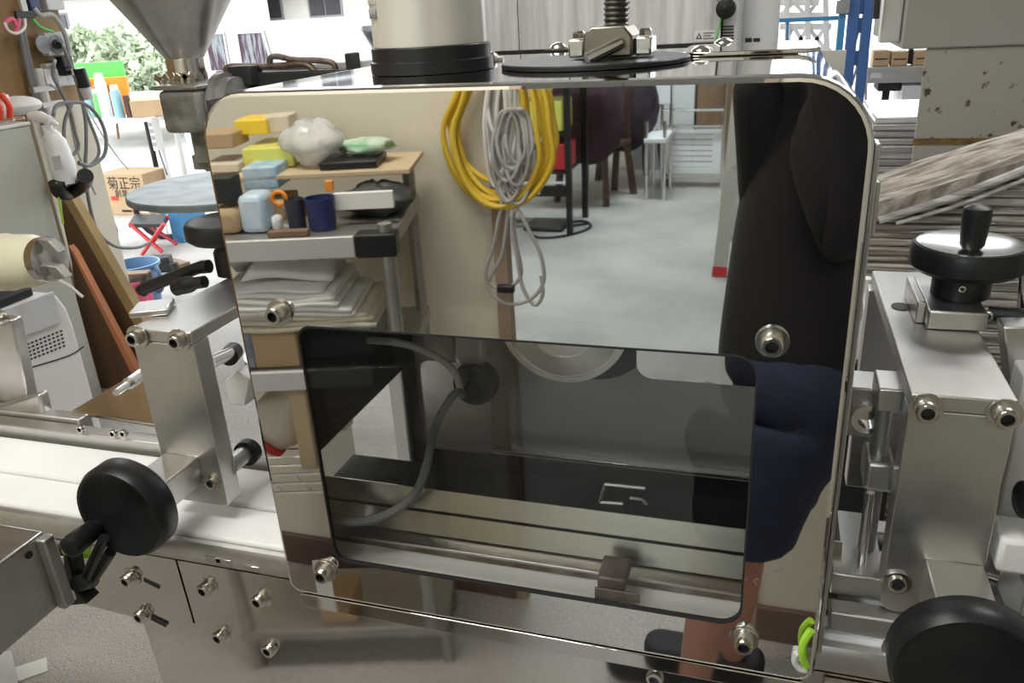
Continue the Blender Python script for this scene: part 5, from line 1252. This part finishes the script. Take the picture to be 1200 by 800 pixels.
single('extension_cord', MB().tube([rf(*p, -1.05) for p in ((596, 200), (586, 250), (578, 290), (569, 320), (577, 345), (598, 356), (622, 350), (637, 330), (634, 300), (620, 270), (606, 245), (600, 262), (606, 300), (612, 335), (626, 357), (636, 345), (634, 322))], .0046, 8, 5), M['cord_lgrey'], 'grey cord dangling lowest in two long loops', 'cord', 'cords hung on the door post')
single('extension_cord', MB().tube([rf(*p, -1.056) for p in ((600, 205), (594, 260), (588, 300), (577, 320), (574, 330), (584, 338), (600, 335), (611, 318), (604, 280), (602, 240))], .0044, 8, 5), M['cord_lgrey'], 'grey cord loop ending in a dark connector', 'cord', 'cords hung on the door post')
c_ = rf(593, 338, -1.045)
single('cord_connector', MB().obox(c_, (.040, .018, .018)), M['black'], 'dark connector at the bottom of the grey cord loop', 'connector', bev=.004)
nl = thing('cord_hook', 'steel hook holding the cords on the wooden door post', 'hook', rf(588, 60, -1.08))
h0 = rf(590, 66, -1.083)
obj('shank', MB().tube([h0, h0+V(0, .05, 0), h0+V(0, .06, .02)], .005, 8, 2), M['steel_dark'], nl)

# ================================================================ room beyond the doorway (mirrored)
def seg(name, a, b, w_, m, parent, th=None): return obj(name, MB().bar(a, b, w_, th or w_), M[m], parent)
Yd = -4.8
ct = thing('tool_cart', 'black framed cart with coloured cases in the room beyond the door', 'cart', rf(640, 275, Yd)*V(1, 1, 0))
xr_, xl_ = rf(668, 270, Yd)[0], rf(668, 270, Yd)[0]-.75
for x in (xl_, xr_):
    for y in (Yd, Yd-.5): obj('leg', MB().box(x-.02, x+.02, y-.02, y+.02, 0, 1.05), M['black'], ct)
obj('top', MB().box(xl_-.04, xr_+.16, Yd-.54, Yd+.04, 1.0505, 1.08), M['white_paint'], ct)
obj('shelf', MB().box(xl_+.022, xr_-.022, Yd-.5, Yd-.022, .42, .44), M['black'], ct)
bz = rf(600, 226, Yd)[2]
tb = obj('bar_sign', MB().box(xl_+.022, xr_-.022, Yd-.012, Yd+.004, .27, .345), M['black'], ct)
text('lettering', 'WOM', M['white'], ct, (xr_-.30, Yd+.006, .307), .085, (math.radians(90), 0, math.pi))
obj('bar', MB().box(xl_+.022, xr_-.022, Yd-.012, Yd+.004, .36, .372), M['white'], ct)
def room_box(name, x0, x1, y, dep, z0, z1, m, label, cat='case'):
    return single(name, MB().box(x0, x1, y-dep, y, z0, z1), m, label, cat, bev=.008)
room_box('yellow_case', xl_+.05, xr_-.05, Yd-.06, .3, .70, .90, M['yellow_pale'], 'yellow case on the cart beyond the door')
room_box('red_case', xr_-.22, xr_-.03, Yd-.05, .3, .4405, .62, M['red'], 'red case on the lower shelf of the cart')
room_box('grey_case', xl_+.05, xr_-.24, Yd-.05, .3, .4405, .58, M['grey_mid'], 'grey case beside the red one on the cart')
obj('upper_shelf', MB().box(xl_+.022, xr_-.022, Yd-.5, Yd-.022, .68, .6995), M['black'], ct)
single('floor_cable', MB().tube([rf(*p, Yd-.1)*V(1, 1, 0)+V(0, (p[1]-265)*-.025, .008) for p in ((622, 262), (640, 256), (665, 258), (684, 264), (688, 270), (672, 275), (650, 270), (640, 264), (660, 268), (682, 272))], .010, 6, 4), M['black'], 'black cable tangle on the floor under the cart', 'cable')
single('black_mat', MB().box(rf(620, 265, -5.0)[0], rf(665, 265, -5.0)[0], -5.15, -4.85, .001, .03), M['black'], 'black flat device under the cart', 'device', bev=.01)
# dark wooden chairs with cloth
def chair(x, y, rz, label):
    t = thing('dark_chair', label, 'chair', (x, y, 0), rz, 'dark wooden chairs beyond the door')
    obj('seat', MB().box(-.22, .22, -.22, .22, .42, .46), M['wood_dark'], t, bev=.01, local=True)
    for sx in (-1, 1):
        for sy in (-1, 1):
            top = .42 if sy > 0 else .95
            obj('leg', MB().bar((sx*.23, sy*.24, 0), (sx*.19, sy*.19, .42), .045, .045).bar((sx*.19, sy*.19, .42), (sx*.19, sy*.22, top), .04, .04) if sy < 0 else MB().bar((sx*.23, sy*.24, 0), (sx*.19, sy*.19, .419), .045, .045), M['wood_dark'], t, local=True)
    obj('backrest', MB().box(-.17, .17, -.235, -.20, .55, .93), M['wood_dark'], t, bev=.01, local=True)
    return t
cxa = rf(700, 200, -5.8); cxb = rf(735, 200, -5.9)
chair(cxa[0]-.05, -5.95, .3, 'dark wooden chair nearer the cart'); chair(cxb[0]-.08, -6.55, -.5, 'dark wooden chair with splayed legs farther right')
def coat(c, sx, sz, m, label, seed):
    rnd = random.Random(seed); t = MB().ball((0, 0, 0), 1, 22, 14); mb = MB(); ph = rnd.uniform(0, 6)
    for p in t.v:
        a = math.atan2(p[1], p[0]); k = 1+.12*math.sin(6*a+ph+3*p[2])+.08*math.sin(9*a-ph)
        mb.v.append((c[0]+p[0]*k*sx, c[1]+p[1]*k*.14, c[2]+p[2]*sz))
    mb.f = t.f; return single('hung_coat', mb, m, label, 'coat', smooth=60)
coat((cxa[0]-.05, -5.70, .72), .27, .40, mat('maroon_cloth', (.075, .035, .045), .85, noise=.4, scale=8), 'dark maroon coat draped over the nearer chair', 4)
coat((cxb[0]-.08, -6.28, .74), .26, .42, mat('plum_cloth', (.06, .04, .055), .85, noise=.5, scale=9), 'dark plum coat draped over the farther chair', 9)
# chrome chair frame and white louvred panel
Yw = -6.4
lp = thing('louvre_panel', 'white slatted louvre panel leaning in a chrome frame', 'panel', rf(815, 205, Yw)*V(1, 1, 0))
a_, b_ = rf(779, 152, Yw), rf(844, 203, Yw); za_, zb_ = a_[2], max(.06, b_[2])
xa_, xb_ = a_[0], b_[0]
obj('panel_frame', MB().frame([(xa_, zb_), (xb_, zb_), (xb_, za_), (xa_, za_)], [(xa_+.05, zb_+.05), (xb_-.07, zb_+.05), (xb_-.07, za_-.04), (xa_+.05, za_-.04)], 'y', Yw-.03, Yw), M['white_paint'], lp)
ns = 6
for k in range(ns):
    z0 = zb_+.05+(za_-zb_-.09)*k/ns; z1 = zb_+.05+(za_-zb_-.09)*(k+1)/ns
    obj('slat', MB().box(xa_+.05, xb_-.07, Yw-.022, Yw-.008, z0+.004, z1-.004), M['white_paint'], lp)
for x in (xa_-.02, xb_+.02): obj('frame_tube', MB().cyl((x, Yw+.03, 0), (x, Yw+.03, 1.1), .014, n=10), M['chrome'], lp)
for z in (zb_-.03, za_+.03, za_+.16): obj('frame_tube', MB().cyl((xa_-.02, Yw+.03, z), (xb_+.02, Yw+.03, z), .012, n=10), M['chrome'], lp)
Yx = -5.9
wc_ = thing('tube_chair', 'chrome tube chair with a white seat left of the louvre panel', 'chair', rf(770, 215, Yx)*V(1, 1, 0))
xs0, xs1 = rf(757, 200, Yx)[0], rf(775, 200, Yx)[0]+.02
for x in (xs0, xs1):
    for y in (Yx, Yx-.4): obj('leg', MB().cyl((x, y, 0), (x, y, .62 if y == Yx else 1.0), .014, n=10), M['chrome'], wc_)
obj('seat', MB().box(xs0-.02, xs1+.02, Yx-.42, Yx+.02, .45, .49), M['white_paint'], wc_, bev=.008)
obj('back', MB().box(xs0-.02, xs1+.02, Yx-.42, Yx-.39, .7, 1.0), M['white_paint'], wc_, bev=.008)
wb = room_box('wood_cabinet', rf(818, 120, -7.2)[0], rf(818, 120, -7.2)[0]+.9, -7.1, .4, 0, .98, M['wood_brown'], 'brown wooden cabinet at the far wall behind the ladder', 'cabinet')
room_box('white_cabinet', rf(752, 120, -7.2)[0]-.1, rf(815, 120, -7.2)[0], -7.15, .35, .30, 1.0, M['white_paint'], 'white cabinet by the far wall left of the wooden one', 'cabinet')
room_box('dark_plinth', rf(752, 120, -7.2)[0]-.08, rf(815, 120, -7.2)[0]-.02, -7.17, .3, 0, .2995, M['grey_mid'], 'grey plinth beneath the white cabinet', 'plinth')
# step ladder
Yq = -4.0
ld = thing('step_ladder', 'aluminium step ladder with red feet standing beyond the door', 'ladder', rf(850, 320, Yq)*V(1, 1, 0))
f0 = rf(843, 318, Yq); f0[2] = 0; t0 = rf(873, 60, Yq-.25)
f1 = f0+V(.52, .0, 0); t1 = t0+V(.28, 0, 0)
for a, b in ((f0, t0), (f1, t1)):
    s_ = a+(b-a)*.045
    obj('rail', MB().bar(s_, b, .075, .028, (0, 1, 0)), M['alu'], ld)
    obj('foot', MB().bar(a+V(0, 0, .001), a+(b-a)*.044, .08, .034, (0, 1, 0)), M['red'], ld)
nr = 4
for k in range(1, nr+1):
    s_ = .02+.235*k
    obj('rung', MB().bar(f0+(t0-f0)*s_+V(.0, .0, 0), f1+(t1-f1)*s_, .05, .03, (0, 1, 0)), M['alu'], ld)
g0 = f0+V(.03, -.75, 0); g1 = f1+V(-.03, -.75, 0)
for a, b in ((g0, t0), (g1, t1)): obj('rear_rail', MB().bar(a, b-V(0, .03, .02), .04, .024, (0, 1, 0)), M['alu'], ld)
# ================================================================ the photographer
def skin(name, vs, es, rad, m, parent, root=0, sub=2, smooth=True):
    off = wloc(parent) if parent else V(0, 0, 0)
    me = bpy.data.meshes.new(name); me.from_pydata([tuple(np.asarray(v, float)-off) for v in vs], es, [])
    me.materials.append(m)
    o = bpy.data.objects.new(name, me); COL.objects.link(o)
    if parent: o.parent = parent
    WORLD[o.name] = off
    sk = o.modifiers.new('skin', 'SKIN'); sk.use_smooth_shade = True
    for i, r in enumerate(rad):
        d = me.skin_vertices[0].data[i]; d.radius = r if isinstance(r, tuple) else (r, r); d.use_root = (i == root)
    s = o.modifiers.new('sub', 'SUBSURF'); s.levels = sub; s.render_levels = sub
    return o
per = thing('person', 'person in a dark shirt and cut-off jeans taking the photo with a camera', 'person', (.05, -.86, 0))
PV = []; PE = []; PR = []
def pv(p, r, link=None):
    PV.append(p); PR.append(r); i = len(PV)-1
    if link is not None: PE.append((link, i))
    return i
pel = pv((.07, -.86, .92), .095)
sp1 = pv((.072, -.86, 1.06), .09, pel); ch = pv((.078, -.86, 1.23), .10, sp1); nb = pv((.055, -.855, 1.39), .062, ch)
nk = pv((.04, -.845, 1.455), .048, nb); hd = pv((.02, -.82, 1.55), .082, nk); ht = pv((.02, -.825, 1.625), .062, hd)
nose = pv((.012, -.728, 1.538), .012, hd)
for s, sh, el, wr in ((1, (.068, -.715, 1.35), (.12, -.70, 1.13), (.075, -.675, 1.40)), (-1, (.066, -1.005, 1.35), (-.005, -.90, 1.12), (-.035, -.72, 1.385))):
    a = pv(sh, .045, ch); b = pv(el, .032, a); c = pv(wr, .025, b)
    pm = pv((wr[0]-.012*s, wr[1]+.012, wr[2]+.055), (.032, .018), c)
    for k in range(4):
        o1 = pv((wr[0]-.025*s, wr[1]+.03, wr[2]+.075+.017*(k-1.5)), .0085, pm)
        o2 = pv((wr[0]-.042*s, wr[1]+.034, wr[2]+.078+.017*(k-1.5)), .008, o1); pv((wr[0]-.056*s, wr[1]+.022, wr[2]+.076+.017*(k-1.5)), .007, o2)
    th1 = pv((wr[0]-.022*s, wr[1]-.010, wr[2]+.045), .010, c); pv((wr[0]-.045*s, wr[1]-.012, wr[2]+.062), .0085, th1)
for hip, kn, an, toe in (((.06, -.80, .86), (-.055, -.785, .49), (-.095, -.79, .085), (-.255, -.77, .035)), ((.075, -.935, .86), (-.01, -.94, .49), (-.02, -.945, .085), (-.18, -.95, .035))):
    a = pv(hip, .07, pel); b = pv(kn, .052, a); cf = pv(((kn[0]+an[0])/2+.012, kn[1], .33), .050, b); c = pv(an, .033, cf); h_ = pv((an[0]+.02, an[1], .035), .033, c); pv(toe, .03, h_)
body = skin('body', PV, PE, PR, M['skin'], per)
# shirt with sleeves
SV = [(.068, -.86, .80), (.068, -.86, .87), (.07, -.86, .98), (.074, -.86, 1.10), (.084, -.86, 1.24), (.06, -.856, 1.385), (.070, -.705, 1.345), (.124, -.695, 1.12), (.10, -.69, 1.26), (.073, -.672, 1.42), (.068, -1.015, 1.345), (.004, -.90, 1.11), (-.012, -.80, 1.26), (-.036, -.715, 1.40)]
skin('shirt', SV, [(0, 1), (1, 2), (2, 3), (3, 4), (4, 5), (4, 6), (6, 7), (7, 8), (8, 9), (4, 10), (10, 11), (11, 12), (12, 13)], [.150, .158, .150, .146, .150, .082, .076, .058, .05, .036, .076, .058, .05, .036], M['cloth_black'], per)
# cut-off jeans: hips and two wide legs, open hems
def legtube(hip, knee, r0, r1):
    pts = [np.array(hip)+V(0, 0, .05), np.array(hip), np.array(hip)*.5+np.array(knee)*.5, np.array(knee)]
    return pts
JV = [(.07, -.86, .97), (.068, -.86, .88), (.050, -.80, .78), (.012, -.79, .66), (-.005, -.787, .56), (-.008, -.787, .50), (.072, -.925, .78), (.050, -.935, .66), (.040, -.94, .56), (.036, -.94, .50)]
jeans = skin('cut_off_jeans', JV, [(0, 1), (1, 2), (2, 3), (3, 4), (4, 5), (1, 6), (6, 7), (7, 8), (8, 9)], [.135, .150, .128, .122, .112, .108, .128, .118, .110, .106], M['denim'], per)
rnd = random.Random(3); fr_ = MB()
for k in range(46):
    a = rnd.uniform(0, 6.28); c_ = (-.008, -.787) if k % 2 else (.035, -.94)
    p = V(c_[0]+.080*math.cos(a), c_[1]+.080*math.sin(a), .47+rnd.uniform(-.005, .01)); fr_.tube([p, p+V(rnd.uniform(-.01, .01), rnd.uniform(-.01, .01), -rnd.uniform(.004, .02))], .0009, 4, 1)
tag(obj('frayed_hem', fr_, M['thread'], per), kind='stuff')
obj('hair', MB().ball((.022, -.845, 1.585), .105, 22, 14, (.92, 1.0, .92)), M['hair'], per)
for s in (-1, 1): 
    obj('eye', MB().ball((.02+s*.032, -.742, 1.553), .010, 10, 6), M['white'], per)
    obj('ear', MB().ball((.02+s*.088, -.82, 1.54), .026, 10, 8, (.4, .7, 1.2)), M['skin'], per)
obj('mouth', MB().ball((.018, -.744, 1.492), .022, 10, 6, (1, .4, .3)), mat('lips', (.35, .12, .10), .5), per)
for (x, y) in ((-.145, -.78), (-.07, -.947)):
    obj('shoe', MB().prism(rrect(x-.15, x+.13, y-.045, y+.045, .04), 'z', .001, .075), M['black_matt'], per, bev=.015, seg=3)
# the camera in the hands
fw = unit(AX[2]); rt_ = unit(AX[0]); dn = unit(AX[1])
cm = thing('photo_camera', 'black camera held up to the eye by the photographer', 'camera', CAM-fw*.10+dn*.05)
def camv(a, b, c): return CAM+rt_*a+dn*b-fw*c
cbx_ = MB().box(-.065, .065, -.045, .045, .075, .12); cbx_.v = [tuple(camv(*p)) for p in cbx_.v]
obj('body', cbx_, M['black'], cm, bev=.008)
obj('lens', MB().cyl(CAM-fw*.074, CAM-fw*.022, .031, n=28), M['black'], cm)
vf = MB().box(-.025, .025, -.065, -.0455, .08, .12); vf.v = [tuple(camv(*p)) for p in vf.v]
obj('viewfinder', vf, M['black'], cm, bev=.005)
